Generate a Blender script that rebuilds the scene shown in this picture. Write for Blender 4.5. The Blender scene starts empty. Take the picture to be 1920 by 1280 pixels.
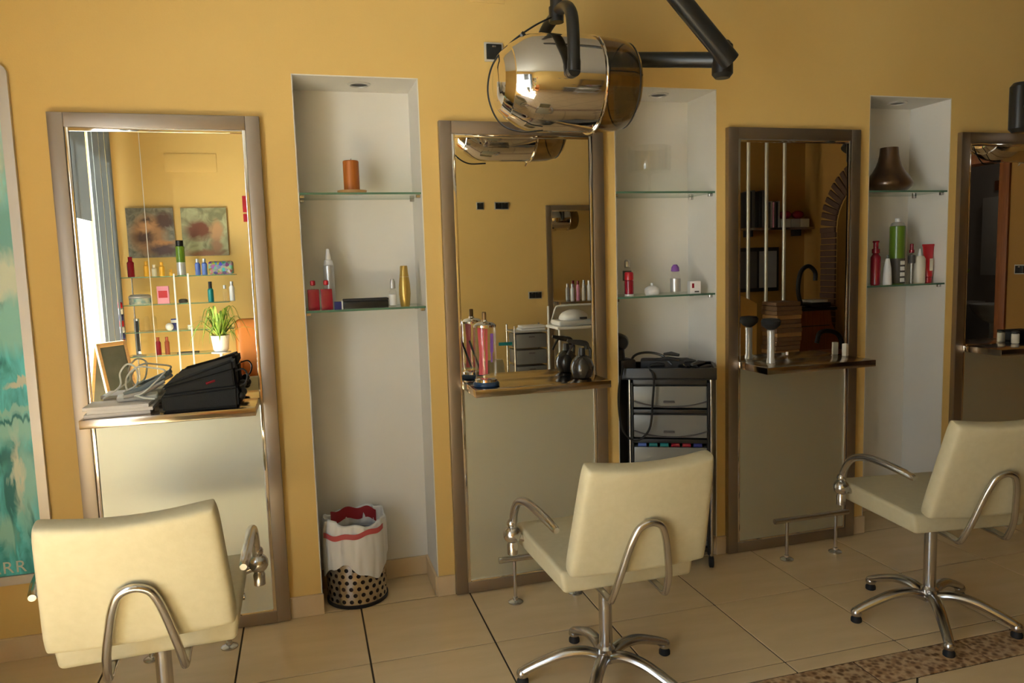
import bpy, bmesh, math, random
from mathutils import Vector, Matrix
random.seed(7)
PI = math.pi
S = bpy.context.scene
C = S.collection
R = math.radians
# ------------------------------------------------------------------ camera, world, light, exposure
cam = bpy.data.objects.new('camera', bpy.data.cameras.new('camera')); C.objects.link(cam)
rgt = Vector((0.96189011, -0.27178245, -0.03002848)); up = Vector((0.05730179, 0.09297574, 0.99401812)); fw = Vector((0.26736476, 0.95785688, -0.10500607))
cam.matrix_world = Matrix(((rgt.x, up.x, -fw.x, -0.1075), (rgt.y, up.y, -fw.y, -2.9658), (rgt.z, up.z, -fw.z, 1.3752), (0, 0, 0, 1)))
cam.data.sensor_width = 36; cam.data.lens = 1394.31 / 1920 * 36; cam.data.clip_start = .02
S.camera = cam
W = bpy.data.worlds.new('daylight'); S.world = W; W.use_nodes = True
wn = W.node_tree.nodes; wl = W.node_tree.links
bg = wn['Background']; bg.inputs[1].default_value = 4.0
wt = wn.new('ShaderNodeTexCoord'); wsep = wn.new('ShaderNodeSeparateXYZ'); wr = wn.new('ShaderNodeValToRGB')
wl.new(wt.outputs['Generated'], wsep.inputs[0]); wl.new(wsep.outputs[2], wr.inputs[0]); wl.new(wr.outputs[0], bg.inputs[0])
wr.color_ramp.elements[0].position = 0.0; wr.color_ramp.elements[0].color = (.95, .98, 1.0, 1)
wr.color_ramp.elements[1].position = 0.55; wr.color_ramp.elements[1].color = (.55, .70, .95, 1)
pl = bpy.data.lights.new('window_daylight_portal', 'AREA'); pl.shape = 'RECTANGLE'; pl.size = 2.6; pl.size_y = 2.2; pl.cycles.is_portal = True
po = bpy.data.objects.new('window_daylight_portal', pl); C.objects.link(po); po.location = (-1.80, -3.03, 1.34); po.rotation_euler = (0, -PI / 2, 0)
sd = bpy.data.lights.new('sun', 'SUN'); sd.energy = 47; sd.angle = R(.6); sd.color = (.93, .98, 1.0)
so = bpy.data.objects.new('sun', sd); C.objects.link(so); so.rotation_euler = Vector((.50, .0, -.90)).to_track_quat('-Z', 'Y').to_euler()
vs = S.view_settings; vs.view_transform = 'Standard'; vs.look = 'None'; vs.gamma = 1; vs.use_curve_mapping = False; vs.exposure = 0.83
cy = S.cycles
cy.max_bounces = 12; cy.diffuse_bounces = 3; cy.glossy_bounces = 7; cy.transmission_bounces = 8; cy.transparent_max_bounces = 20
cy.sample_clamp_indirect = 8; cy.caustics_refractive = False
# ------------------------------------------------------------------ materials
def srgb(r, g, b):
    f = lambda c: (c / 255) / 12.92 if c / 255 <= .04045 else (((c / 255) + .055) / 1.055) ** 2.4
    return (f(r), f(g), f(b), 1)
MATS = {}
def mat(name, col, rough=.5, metal=0, noise=None, bump=None, coat=0, spec=.5, aniso=None, sheen=0, emit=None):
    m = bpy.data.materials.new(name); m.use_nodes = True; n = m.node_tree.nodes; l = m.node_tree.links
    b = n['Principled BSDF']; b.inputs['Base Color'].default_value = col; b.inputs['Roughness'].default_value = rough
    b.inputs['Metallic'].default_value = metal; b.inputs['Specular IOR Level'].default_value = spec
    b.inputs['Coat Weight'].default_value = coat; b.inputs['Coat Roughness'].default_value = .1
    if sheen: b.inputs['Sheen Weight'].default_value = sheen
    tc = n.new('ShaderNodeTexCoord')
    if noise:      # (scale, second colour, stretch)
        sc, c2, st = noise
        mp = n.new('ShaderNodeMapping'); mp.inputs['Scale'].default_value = st; l.new(tc.outputs['Object'], mp.inputs[0])
        t = n.new('ShaderNodeTexNoise'); t.inputs['Scale'].default_value = sc; t.inputs['Detail'].default_value = 5; l.new(mp.outputs[0], t.inputs[0])
        r = n.new('ShaderNodeValToRGB'); r.color_ramp.elements[0].color = col; r.color_ramp.elements[1].color = c2
        r.color_ramp.elements[0].position = .35; r.color_ramp.elements[1].position = .68
        l.new(t.outputs[0], r.inputs[0]); l.new(r.outputs[0], b.inputs['Base Color'])
    if bump:       # (scale, strength, stretch)
        sc, s_, st = bump
        mp = n.new('ShaderNodeMapping'); mp.inputs['Scale'].default_value = st; l.new(tc.outputs['Object'], mp.inputs[0])
        t = n.new('ShaderNodeTexNoise'); t.inputs['Scale'].default_value = sc; t.inputs['Detail'].default_value = 4; l.new(mp.outputs[0], t.inputs[0])
        bp = n.new('ShaderNodeBump'); bp.inputs['Strength'].default_value = s_; bp.inputs['Distance'].default_value = .003
        l.new(t.outputs[0], bp.inputs['Height']); l.new(bp.outputs[0], b.inputs['Normal'])
    MATS[name] = m
    return m
def glassmat(name, tint, rough=.0, refl=.08, edge=None):
    """thin sheet glass: sees through with a tint, reflects more at grazing angles"""
    m = bpy.data.materials.new(name); m.use_nodes = True; n = m.node_tree.nodes; l = m.node_tree.links
    n.remove(n['Principled BSDF']); o = n['Material Output']
    t = n.new('ShaderNodeBsdfTransparent'); t.inputs[0].default_value = tint
    g = n.new('ShaderNodeBsdfGlossy'); g.inputs['Roughness'].default_value = rough; g.inputs[0].default_value = (1, 1, 1, 1)
    f = n.new('ShaderNodeFresnel'); gm = n.new('ShaderNodeNewGeometry'); mr = n.new('ShaderNodeMapRange')
    mr.inputs['To Min'].default_value = 1.42; mr.inputs['To Max'].default_value = 1 / 1.42; l.new(gm.outputs['Backfacing'], mr.inputs['Value']); l.new(mr.outputs[0], f.inputs[0])
    mx = n.new('ShaderNodeMixShader'); l.new(f.outputs[0], mx.inputs[0]); l.new(t.outputs[0], mx.inputs[1]); l.new(g.outputs[0], mx.inputs[2])
    l.new(mx.outputs[0], o.inputs[0]); MATS[name] = m
    return m
one = (1, 1, 1)
yellow = mat('yellow_paint', (.78, .53, .185, 1), .55, noise=(1.3, (.75, .50, .165, 1), one), bump=(160, .12, one), spec=.3)
dim_ochre = mat('dimmed_ochre_wall', (.42, .22, .05, 1), .55, noise=(1.3, (.39, .20, .042, 1), one), spec=.3)  # wall colour darkened to make the far right end of the room dim
white = mat('white_plaster', (.80, .76, .69, 1), .65, noise=(2.0, (.76, .72, .65, 1), one), bump=(120, .1, one), spec=.3)
ceilm = mat('ceiling_paint', (.42, .41, .38, 1), .8)
tile = mat('beige_stone_tile', (.74, .55, .31, 1), .26, noise=(3.0, (.80, .60, .35, 1), (1, 5, 1)), bump=(14, .05, one), spec=.45)
grout = mat('dark_grout', (.05, .033, .018, 1), .9)
base_t = mat('skirting_tile', (.66, .49, .29, 1), .4, noise=(9.0, (.71, .54, .33, 1), one))
steel = mat('brushed_steel', (.38, .325, .275, 1), .40, 1, bump=(40, .05, (1, 1, .04)))
chrome = mat('chrome', (.80, .76, .71, 1), .06, 1)
satin = mat('satin_chrome', (.56, .54, .52, 1), .24, 1)
mirror = mat('mirror_glass', (.86, .85, .80, 1), .0, 1)
frost = mat('frosted_panel', (.74, .76, .66, 1), .52, 1)
ctop = mat('polished_steel', (.50, .43, .35, 1), .16, 1, bump=(30, .03, (.05, 1, 1)))
cream = mat('cream_leatherette', (.56, .49, .315, 1), .5, noise=(45, (.53, .46, .29, 1), one), bump=(90, .12, one), spec=.35)
black = mat('black_plastic', (.012, .012, .012, 1), .35)
blackm = mat('black_matt', (.016, .015, .015, 1), .6)
rubber = mat('black_rubber', (.01, .01, .01, 1), .7)
fabricb = mat('black_bag_fabric', (.014, .015, .016, 1), .75, bump=(300, .3, one))
sheet = glassmat('shelf_glass', (.93, .975, .94, 1))
gedge = mat('green_glass_edge', (.10, .20, .13, 1), .15)
clearg = glassmat('clear_glass', (.985, .985, .98, 1))
winglass = glassmat('window_glass', (.95, .97, .96, 1))
smoke = glassmat('smoked_plastic', (.72, .66, .55, 1))
cleardk = mat('dark_label', (.08, .09, .08, 1), .5)
candle = mat('orange_wax', (.50, .155, .02, 1), .45, noise=(9, (.40, .11, .012, 1), (8, 8, 1)))
wood = mat('pale_wood', (.62, .36, .15, 1), .5, noise=(6, (.52, .28, .10, 1), (1, 1, 12)))
dwood = mat('orange_door_wood', (.32, .10, .025, 1), .45, noise=(8, (.24, .07, .018, 1), (10, 10, .8)))
redm = mat('crimson_plastic', (.28, .008, .022, 1), .25, coat=.3)
redb = mat('red_plastic', (.50, .012, .022, 1), .3, coat=.3)
whitep = mat('white_plastic', (.80, .79, .77, 1), .35)
offw = mat('cream_plastic', (.74, .68, .56, 1), .35)
silver = mat('silver_label', (.62, .62, .62, 1), .35, .6)
gold = mat('gold_lacquer', (.55, .38, .10, 1), .3, .6)
blue = mat('navy_blue_card', (.03, .035, .20, 1), .4)
lblue = mat('blue_plastic', (.10, .17, .50, 1), .35)
green = mat('green_lacquer', (.10, .19, .015, 1), .3, coat=.3)
bvase = mat('bronze_glaze', (.04, .018, .010, 1), .28, .3, noise=(4, (.15, .075, .025, 1), (2.4, 2.4, .5)), coat=.5)
purple = mat('purple_plastic', (.25, .10, .42, 1), .3)
pink = mat('pink_comb', (.75, .12, .16, 1), .35)
pinkc = mat('pink_card', (.75, .30, .42, 1), .5)
teal = mat('teal_plastic', (.01, .22, .22, 1), .3)
yel = mat('amber_plastic', (.80, .42, .04, 1), .35)
brownr = mat('russet_bottle', (.35, .08, .035, 1), .3)
orange = mat('orange_upholstery', (.62, .20, .03, 1), .5)
blueb = mat('blue_rubber_base', (.02, .06, .14, 1), .3)
greyd = mat('dark_grey_board', (.085, .075, .065, 1), .6)
drawerm = mat('translucent_drawer', (.20, .195, .17, 1), .25)
paper = mat('white_paper', (.90, .86, .84, 1), .5)
cable_w = mat('pale_grey_cable', (.82, .83, .78, 1), .4)
bag = mat('white_bin_bag', (.82, .80, .76, 1), .35, bump=(14, .9, (1, 1, .35)))
redbag = mat('red_bag_print', (.42, .035, .04, 1), .4)
leafm = mat('leaf_green', (.20, .38, .035, 1), .45, noise=(30, (.42, .55, .10, 1), one))
chalk = mat('chalkboard', (.07, .075, .055, 1), .6, noise=(8, (.11, .11, .085, 1), one))
stone = mat('brown_stone', (.11, .055, .03, 1), .8, bump=(20, .5, one))
wicker = mat('stacked_wood', (.30, .17, .085, 1), .6)
sockf = mat('aluminium_bezel', (.62, .60, .55, 1), .35, .5)
bath = mat('bathroom_plaster', (.55, .50, .46, 1), .6)
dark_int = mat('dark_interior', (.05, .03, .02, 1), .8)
ledge = mat('pavement', (.45, .44, .42, 1), .8)
steamw = mat('enamel_white', (.80, .78, .72, 1), .3)
# blind cloth lets daylight through
def blindmat():
    m = bpy.data.materials.new('grey_blind_cloth'); m.use_nodes = True; n = m.node_tree.nodes; l = m.node_tree.links
    n.remove(n['Principled BSDF']); o = n['Material Output']
    d = n.new('ShaderNodeBsdfDiffuse'); t = n.new('ShaderNodeBsdfTranslucent')
    d.inputs[0].default_value = (.42, .44, .45, 1); t.inputs[0].default_value = (.19, .20, .205, 1)
    a = n.new('ShaderNodeMixShader'); a.inputs[0].default_value = .5; l.new(d.outputs[0], a.inputs[1]); l.new(t.outputs[0], a.inputs[2])
    l.new(a.outputs[0], o.inputs[0]); return m
blindm = blindmat()
def bandmat():
    m = mat('patterned_border_tile', (.5, .33, .17, 1), .35); n = m.node_tree.nodes; l = m.node_tree.links; b = n['Principled BSDF']
    tc = n.new('ShaderNodeTexCoord'); v = n.new('ShaderNodeTexVoronoi'); v.inputs['Scale'].default_value = 45
    nz = n.new('ShaderNodeTexNoise'); nz.inputs['Scale'].default_value = 30; nz.inputs['Detail'].default_value = 3
    mx = n.new('ShaderNodeMixRGB'); mx.blend_type = 'MULTIPLY'; mx.inputs[0].default_value = .7
    r1 = n.new('ShaderNodeValToRGB'); r1.color_ramp.elements[0].color = (.22, .11, .045, 1); r1.color_ramp.elements[1].color = (.62, .44, .25, 1); r1.color_ramp.elements[0].position = .25; r1.color_ramp.elements[1].position = .55
    r2 = n.new('ShaderNodeValToRGB'); r2.color_ramp.elements[0].color = (.55, .38, .25, 1); r2.color_ramp.elements[1].color = (1, 1, 1, 1); r2.color_ramp.elements[0].position = .42; r2.color_ramp.elements[1].position = .56
    l.new(tc.outputs['Object'], v.inputs[0]); l.new(tc.outputs['Object'], nz.inputs[0]); l.new(v.outputs[0], r1.inputs[0]); l.new(nz.outputs[0], r2.inputs[0])
    l.new(r1.outputs[0], mx.inputs[1]); l.new(r2.outputs[0], mx.inputs[2]); l.new(mx.outputs[0], b.inputs['Base Color']); return m
band = bandmat()
def artmat(name, bgc, blobs, nscale=6, stretch=one):
    """flat print: soft elliptical patches over a mottled ground. blobs: (x, z, rx, rz, colour, softness)"""
    m = mat(name, bgc, .35); n = m.node_tree.nodes; l = m.node_tree.links; b = n['Principled BSDF']
    tc = n.new('ShaderNodeTexCoord'); nz = n.new('ShaderNodeTexNoise'); nz.inputs['Scale'].default_value = nscale; nz.inputs['Detail'].default_value = 5; nz.inputs['Distortion'].default_value = 1.2
    mp = n.new('ShaderNodeMapping'); mp.inputs['Scale'].default_value = stretch; l.new(tc.outputs['Object'], mp.inputs[0]); l.new(mp.outputs[0], nz.inputs[0])
    r = n.new('ShaderNodeValToRGB'); e = r.color_ramp.elements
    e[0].color = bgc; e[0].position = .35; e[1].color = tuple(min(1, c * 1.9 + .05) for c in bgc[:3]) + (1,); e[1].position = .65
    l.new(nz.outputs[0], r.inputs[0]); cur = r.outputs[0]
    add = n.new('ShaderNodeVectorMath'); add.operation = 'MULTIPLY_ADD'; l.new(nz.outputs[1], add.inputs[0]); add.inputs[1].default_value = (.09, .09, .09); l.new(tc.outputs['Object'], add.inputs[2])
    for (x, z, rx, rz, col, sf) in blobs:
        m2 = n.new('ShaderNodeMapping'); m2.vector_type = 'POINT'
        m2.inputs['Location'].default_value = (-(x + .045) / rx, 0, -(z + .045) / rz); m2.inputs['Scale'].default_value = (1 / rx, 0, 1 / rz)
        l.new(add.outputs[0], m2.inputs[0]); ln = n.new('ShaderNodeVectorMath'); ln.operation = 'LENGTH'; l.new(m2.outputs[0], ln.inputs[0])
        mr = n.new('ShaderNodeMapRange'); mr.inputs['From Min'].default_value = 1 + sf; mr.inputs['From Max'].default_value = 1 - sf; l.new(ln.outputs['Value'], mr.inputs['Value'])
        mx = n.new('ShaderNodeMixRGB'); l.new(mr.outputs[0], mx.inputs[0]); l.new(cur, mx.inputs[1]); mx.inputs[2].default_value = col; cur = mx.outputs[0]
    l.new(cur, b.inputs['Base Color']); return m
# ------------------------------------------------------------------ mesh helpers
class MB:
    def __init__(s): s.bm = bmesh.new(); s.mi = 0
    def _merge(s, b2, M=None):
        if M is not None: b2.transform(M)
        for f in b2.faces: f.material_index = s.mi
        me = bpy.data.meshes.new('tmp'); b2.to_mesh(me); b2.free(); s.bm.from_mesh(me); bpy.data.meshes.remove(me); return s
    def box(s, x0, x1, y0, y1, z0, z1, bev=0, seg=2, M=None):
        b = bmesh.new(); bmesh.ops.create_cube(b, size=1)
        for v in b.verts: v.co = Vector(((x0 + x1) / 2 + v.co.x * (x1 - x0), (y0 + y1) / 2 + v.co.y * (y1 - y0), (z0 + z1) / 2 + v.co.z * (z1 - z0)))
        if bev: bmesh.ops.bevel(b, geom=b.edges[:], offset=bev, segments=seg, affect='EDGES', profile=.6)
        return s._merge(b, M)
    def lathe(s, prof, c=(0, 0, 0), n=24, axis='Z', M=None, cap=True):
        b = bmesh.new(); rings = []
        for r, h in prof:
            if r < 1e-6: rings.append([b.verts.new((0, 0, h))])
            else: rings.append([b.verts.new((r * math.cos(2 * PI * i / n), r * math.sin(2 * PI * i / n), h)) for i in range(n)])
        for a, d in zip(rings, rings[1:]):
            for i in range(n):
                j = (i + 1) % n
                if len(a) == 1 and len(d) == 1: continue
                if len(a) == 1: b.faces.new((a[0], d[j], d[i]))
                elif len(d) == 1: b.faces.new((a[i], a[j], d[0]))
                else: b.faces.new((a[i], a[j], d[j], d[i]))
        if cap:
            if len(rings[0]) > 1: b.faces.new(rings[0][::-1])
            if len(rings[-1]) > 1: b.faces.new(rings[-1])
        A = Matrix.Identity(4)
        if axis == 'X': A = Matrix.Rotation(PI / 2, 4, 'Y')
        if axis == 'Y': A = Matrix.Rotation(-PI / 2, 4, 'X')
        A = Matrix.Translation(c) @ A
        return s._merge(b, (M @ A) if M is not None else A)
    def tube(s, pts, r, n=10, closed=False, flat=1.0, M=None):
        pts = [Vector(p) for p in pts]; k = len(pts); rs = r if isinstance(r, (list, tuple)) else [r] * k
        b = bmesh.new(); rings = []; up0 = None
        for i, p in enumerate(pts):
            if closed: t = pts[(i + 1) % k] - pts[i - 1]
            else: t = pts[min(i + 1, k - 1)] - pts[max(i - 1, 0)]
            t.normalize()
            if up0 is None:
                u = Vector((0, 0, 1)) if abs(t.z) < .9 else Vector((1, 0, 0))
            else: u = up0
            u = (u - t * u.dot(t)).normalized(); v = t.cross(u); up0 = u
            rings.append([b.verts.new(p + (u * math.cos(2 * PI * q / n) * flat + v * math.sin(2 * PI * q / n)) * rs[i]) for q in range(n)])
        rr = list(zip(rings, rings[1:])) + ([(rings[-1], rings[0])] if closed else [])
        for a, d in rr:
            for q in range(n): b.faces.new((a[q], a[(q + 1) % n], d[(q + 1) % n], d[q]))
        if not closed: b.faces.new(rings[0][::-1]); b.faces.new(rings[-1])
        return s._merge(b, M)
    def prism(s, poly, y0, y1, M=None):        # poly in (x, z)
        b = bmesh.new(); a = [b.verts.new((x, y0, z)) for x, z in poly]; d = [b.verts.new((x, y1, z)) for x, z in poly]; n = len(poly)
        b.faces.new(a); b.faces.new(d[::-1])
        for i in range(n): b.faces.new((a[i], d[i], d[(i + 1) % n], a[(i + 1) % n]))
        return s._merge(b, M)
    def grid(s, f, nu, nv, closeu=False):
        b = bmesh.new(); g = [[b.verts.new(f(i / nu, j / nv)) for j in range(nv + 1)] for i in range(nu + 1)]
        for i in range(nu):
            for j in range(nv): b.faces.new((g[i][j], g[i + 1][j], g[i + 1][j + 1], g[i][j + 1]))
        return s._merge(b)
    def ball(s, c, r, n=16, sc=(1, 1, 1)):
        b = bmesh.new(); bmesh.ops.create_uvsphere(b, u_segments=n, v_segments=max(6, n // 2), radius=r)
        return s._merge(b, Matrix.Translation(c) @ Matrix.Diagonal((*sc, 1)))
    def build(s, name, m, parent=None, loc=None, sharp=35):
        bmesh.ops.remove_doubles(s.bm, verts=s.bm.verts[:], dist=1e-6); bmesh.ops.recalc_face_normals(s.bm, faces=s.bm.faces[:])
        me = bpy.data.meshes.new(name); s.bm.to_mesh(me); s.bm.free()
        for x in (m if isinstance(m, (list, tuple)) else [m]): me.materials.append(x)
        me.polygons.foreach_set('use_smooth', [True] * len(me.polygons)); me.set_sharp_from_angle(angle=R(sharp))
        o = bpy.data.objects.new(name, me); C.objects.link(o)
        if parent: o.parent = parent
        if loc: o.location = loc
        return o
def thing(name, label, cat, loc=(0, 0, 0), rz=0, group=None):
    o = bpy.data.objects.new(name, None); C.objects.link(o); o.location = loc; o.rotation_euler = (0, 0, rz)
    o.empty_display_size = .05; o['label'] = label; o['category'] = cat
    if group: o['group'] = group
    return o
def tag(o, label, cat, group=None):
    o['label'] = label; o['category'] = cat
    if group: o['group'] = group
    return o
def struct(o): o['kind'] = 'structure'; return o
def smooth_path(pts, n=6):
    """Catmull-Rom through points"""
    P = [Vector(p) for p in pts]; P = [P[0] * 2 - P[1]] + P + [P[-1] * 2 - P[-2]]; out = []
    for i in range(1, len(P) - 2):
        for k in range(n):
            t = k / n; a, b, c, d = P[i - 1], P[i], P[i + 1], P[i + 2]
            out.append(.5 * ((2 * b) + (c - a) * t + (2 * a - 5 * b + 4 * c - d) * t * t + (3 * b - a - 3 * c + d) * t ** 3))
    out.append(P[-2]); return out
def copy_tree(o, parent=None, drop=()):
    c = o.copy(); C.objects.link(c)
    if parent: c.parent = parent
    for ch in list(o.children):
        if ch.name.split('.')[0] not in drop: copy_tree(ch, c, drop)
    return c
# ------------------------------------------------------------------ room shell
XL, XR, YB, YF, H = -1.62, 5.32, 0.0, -4.25, 2.95        # left wall, right wall, mirror wall, opposite wall, ceiling
ND = .25                                                    # niche depth
NICHES = [(-.103, .372), (1.195, 1.680), (2.485, 2.957)]
NZ = 2.10
# mirror wall with three tall niches
m = MB()
xs = [XL] + [v for n in NICHES for v in n] + [XR]
for i in range(0, len(xs), 2): m.box(xs[i], xs[i + 1], 0, .30, 0, H)
for a, b in NICHES: m.box(a, b, 0, .30, NZ, H)
wall_back = struct(m.build('wall_back', yellow))
for a, b in NICHES:
    m = MB(); t = .004
    m.box(a, b, ND, ND + .05, 0, NZ); m.box(a - .02, a + t, .001, ND, 0, NZ); m.box(b - t, b + .02, .001, ND, 0, NZ); m.box(a, b, .001, ND, NZ - t, NZ + .02)
    m.build('niche_lining', white, wall_back)
# opposite wall
struct(MB().box(XL - .2, 3.3, YF - .15, YF, 0, H).build('wall_front', yellow)); struct(MB().box(3.3, XR + 1.6, YF - .15, YF, 0, H).build('wall_front', dim_ochre))  # right stretch coloured darker to dim that end
# left wall with the shop window
WY0, WY1, WZ0, WZ1 = -4.10, -1.95, .06, 2.62
m = MB(); m.box(XL - .14, XL, YF, WY0, 0, H); m.box(XL - .14, XL, WY1, .3, 0, H); m.box(XL - .14, XL, WY0, WY1, 0, WZ0); m.box(XL - .14, XL, WY0, WY1, WZ1, H)
struct(m.build('wall_left', yellow))
win = struct(bpy.data.objects.new('window_1', None)); C.objects.link(win); win.location = (XL - .09, (WY0 + WY1) / 2, WZ0)
hw = (WY1 - WY0) / 2; hh = WZ1 - WZ0
m = MB(); f = .05
m.box(-.03, .03, -hw, hw, 0, f); m.box(-.03, .03, -hw, hw, hh - f, hh)
for y in (-hw, -.05 - f / 2, hw - f): m.box(-.03, .03, y, y + f, f, hh - f)
m.build('window_frame', sockf, win)
for a, b in ((-hw + f, -.05 - f / 2), (-.05 + f / 2, hw - f)): MB().box(-.003, .003, a, b, f, hh - f).build('window_pane', winglass, win)
# right wall: brick arch recess and bathroom door
AY0, AY1, AZ = -3.72, -2.80, 1.62       # arch inner jambs, spring height
DY0, DY1, DZ = -2.55, -1.81, 2.10       # door opening
def archpts(y0, y1, z, r, n=14):
    c = (y0 + y1) / 2; return [(c + r * math.cos(PI - PI * i / n), z + r * math.sin(PI - PI * i / n)) for i in range(n + 1)]
m = MB(); XW = .13
ap = archpts(AY0, AY1, AZ, (AY1 - AY0) / 2)
RZ = Matrix(((0, 1, 0, 0), (1, 0, 0, 0), (0, 0, 1, 0), (0, 0, 0, 1)))     # swaps x and y: prism in the y-z plane
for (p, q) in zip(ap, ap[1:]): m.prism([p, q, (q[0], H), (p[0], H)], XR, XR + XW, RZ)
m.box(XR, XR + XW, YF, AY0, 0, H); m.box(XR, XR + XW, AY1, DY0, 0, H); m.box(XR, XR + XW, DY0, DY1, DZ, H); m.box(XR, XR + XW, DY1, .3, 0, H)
wr_ = struct(m.build('wall_right', dim_ochre))
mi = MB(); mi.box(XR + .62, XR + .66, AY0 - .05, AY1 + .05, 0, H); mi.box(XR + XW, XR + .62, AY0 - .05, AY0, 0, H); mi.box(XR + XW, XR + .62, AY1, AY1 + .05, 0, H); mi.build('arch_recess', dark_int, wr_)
# brick facing round the arch, each brick its own piece
bme = MB().box(-.03, .0, -.115, .115, -.028, .028, .004, 1).build('brick', stone, wr_).data
first = bpy.data.objects['brick']; used = False
def brick(y, z, ang):
    global used
    o = first if not used else bpy.data.objects.new('brick', bme)
    if used: C.objects.link(o); o.parent = wr_
    used = True; o.location = (XR + .012 + random.uniform(-.006, .004), y, z); o.rotation_euler = (ang, 0, random.uniform(-.01, .01))
z = .03
while z < AZ:
    brick(AY0 - .12, z, 0); brick(AY1 + .12 if AY1 + .24 < DY0 + .04 else AY1 + .11, z, 0); z += .064
rr = (AY1 - AY0) / 2 + .13; nb = 26
for i in range(nb + 1):
    a = PI * i / nb; brick((AY0 + AY1) / 2 + rr * math.cos(a), AZ + rr * math.sin(a), a)
# door frame + bathroom beyond
d1 = struct(bpy.data.objects.new('door_1', None)); C.objects.link(d1); d1.location = (XR, DY0, 0)
w = DY1 - DY0
m = MB(); m.box(-.02, XW + .02, -.02, .03, 0, DZ + .05, .004); m.box(-.02, XW + .02, w - .02, w + .07, 0, DZ + .05, .004); m.box(-.02, XW + .02, .03, w - .02, DZ - .03, DZ + .05, .004)
m.build('door_frame', dwood, d1)
m = MB(); m.box(6.86, 6.92, -3.6, -1.4, 0, H); m.box(XR + XW, 6.9, -1.45, -1.40, 0, H); m.box(XR + .66, 6.9, -3.6, -3.55, 0, H)
struct(m.build('wall_bathroom', bath))
struct(MB().box(XL - .2, 7.0, YF - .2, .3, H, H + .1).build('ceiling', ceilm))
struct(MB().box(-9, XL - .14, -8, 4, -.2, -.12).build('ground', ledge))
# ------------------------------------------------------------------ floor tiles
floor = struct(MB().box(XL - .14, 7.0, YF - .1, .30, -.12, -.004).build('floor', grout))
TW = .45; TX = .049; G = .0032
def clip(poly, a, b, c):      # keep a*x+b*y<=c
    out = []
    for i in range(len(poly)):
        p, q = poly[i], poly[(i + 1) % len(poly)]; dp = a * p[0] + b * p[1] - c; dq = a * q[0] + b * q[1] - c
        if dp <= 0: out.append(p)
        if dp * dq < 0: t = dp / (dp - dq); out.append((p[0] + (q[0] - p[0]) * t, p[1] + (q[1] - p[1]) * t))
    return out
def tilepoly(poly, mt, name='tile'):
    for a, b, c in ((1, 0, XR + .02), (-1, 0, -XL), (0, 1, ND), (0, -1, -YF)): poly = clip(poly, a, b, c) if poly else poly
    if len(poly) < 3: return
    cx = sum(p[0] for p in poly) / len(poly); cyy = sum(p[1] for p in poly) / len(poly)
    ar = abs(sum(poly[i][0] * poly[(i + 1) % len(poly)][1] - poly[(i + 1) % len(poly)][0] * poly[i][1] for i in range(len(poly)))) / 2
    if ar < .0008: return
    b = bmesh.new()
    def ring(z, k): return [b.verts.new((x - cx - (k if x > cx else -k), y - cyy - (k if y > cyy else -k), z)) for x, y in poly]
    lo = ring(-.006, 0); hi = ring(-.0012, 0); tp = ring(0, .0012); n = len(poly)
    for A, B in ((lo, hi), (hi, tp)):
        for i in range(n): b.faces.new((A[i], A[(i + 1) % n], B[(i + 1) % n], B[i]))
    b.faces.new(tp); bmesh.ops.recalc_face_normals(b, faces=b.faces[:])
    me = bpy.data.meshes.new(name); b.to_mesh(me); b.free(); me.materials.append(mt)
    o = bpy.data.objects.new(name, me); C.objects.link(o); o.parent = floor; o.location = (cx, cyy, random.uniform(-.0004, .0002))
rows = [(.002, .45), (-.447, 0), (-.897, -.447), (-.967, -.897)]
for (y0, y1) in rows:
    for k in range(-4, 13):
        x0 = TX + k * TW; x1 = x0 + TW; q = [(x0 + G, y0 + G), (x1 - G, y0 + G), (x1 - G, y1 - G), (x0 + G, y1 - G)]
        if y0 > 0:
            for a, b in NICHES:
                qq = clip(clip(q, -1, 0, -a - .001), 1, 0, b - .001)
                if len(qq) > 2: tilepoly(qq, tile)
        else: tilepoly(q, tile)
for k in range(-8, 10):
    x0 = 1.615 + k * .44; tilepoly([(x0 + G, -1.112 + G), (x0 + .44 - G, -1.112 + G), (x0 + .44 - G, -.967 - G), (x0 + G, -.967 - G)], band, 'border_tile')
s2 = TW / math.sqrt(2)
for i in range(-14, 16):
    for j in range(0, 14):
        cx = 2.06 + i * s2; cyy = -1.112 - j * s2
        if (i + j) % 2: continue
        q = [(cx + s2 - G * 1.4, cyy), (cx, cyy + s2 - G * 1.4), (cx - s2 + G * 1.4, cyy), (cx, cyy - s2 + G * 1.4)]
        q = clip(q, 0, 1, -1.112 - G)
        if len(q) > 2: tilepoly(q, tile)
# ------------------------------------------------------------------ skirting
def skirt(x0, x1, y, z=.085, t=.012):
    m = MB(); m.box(x0, x1, y - t, y, 0, z, .002, 1); struct(m.build('baseboard_back', base_t))
ST = [-.916, .441, 1.722, 2.997]; SW = .692
skirt(XL, ST[0], 0); skirt(ST[0] + SW, NICHES[0][0] + .008, 0); skirt(NICHES[0][1] - .008, ST[1], 0); skirt(ST[1] + SW, NICHES[1][0] + .008, 0)
skirt(NICHES[1][1] - .008, ST[2], 0); skirt(ST[2] + SW, NICHES[2][0] + .008, 0); skirt(NICHES[2][1] - .008, ST[3], 0); skirt(ST[3] + SW, XR, 0)
for a, b in NICHES:
    skirt(a + .006, b - .012, ND)
    struct(MB().box(b - .014, b - .004, 0, ND, 0, .085, .001, 1).build('baseboard_niche', base_t))
struct(MB().box(XL, XR, YF, YF + .012, 0, .085, .002, 1).build('baseboard_front', base_t))
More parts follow.
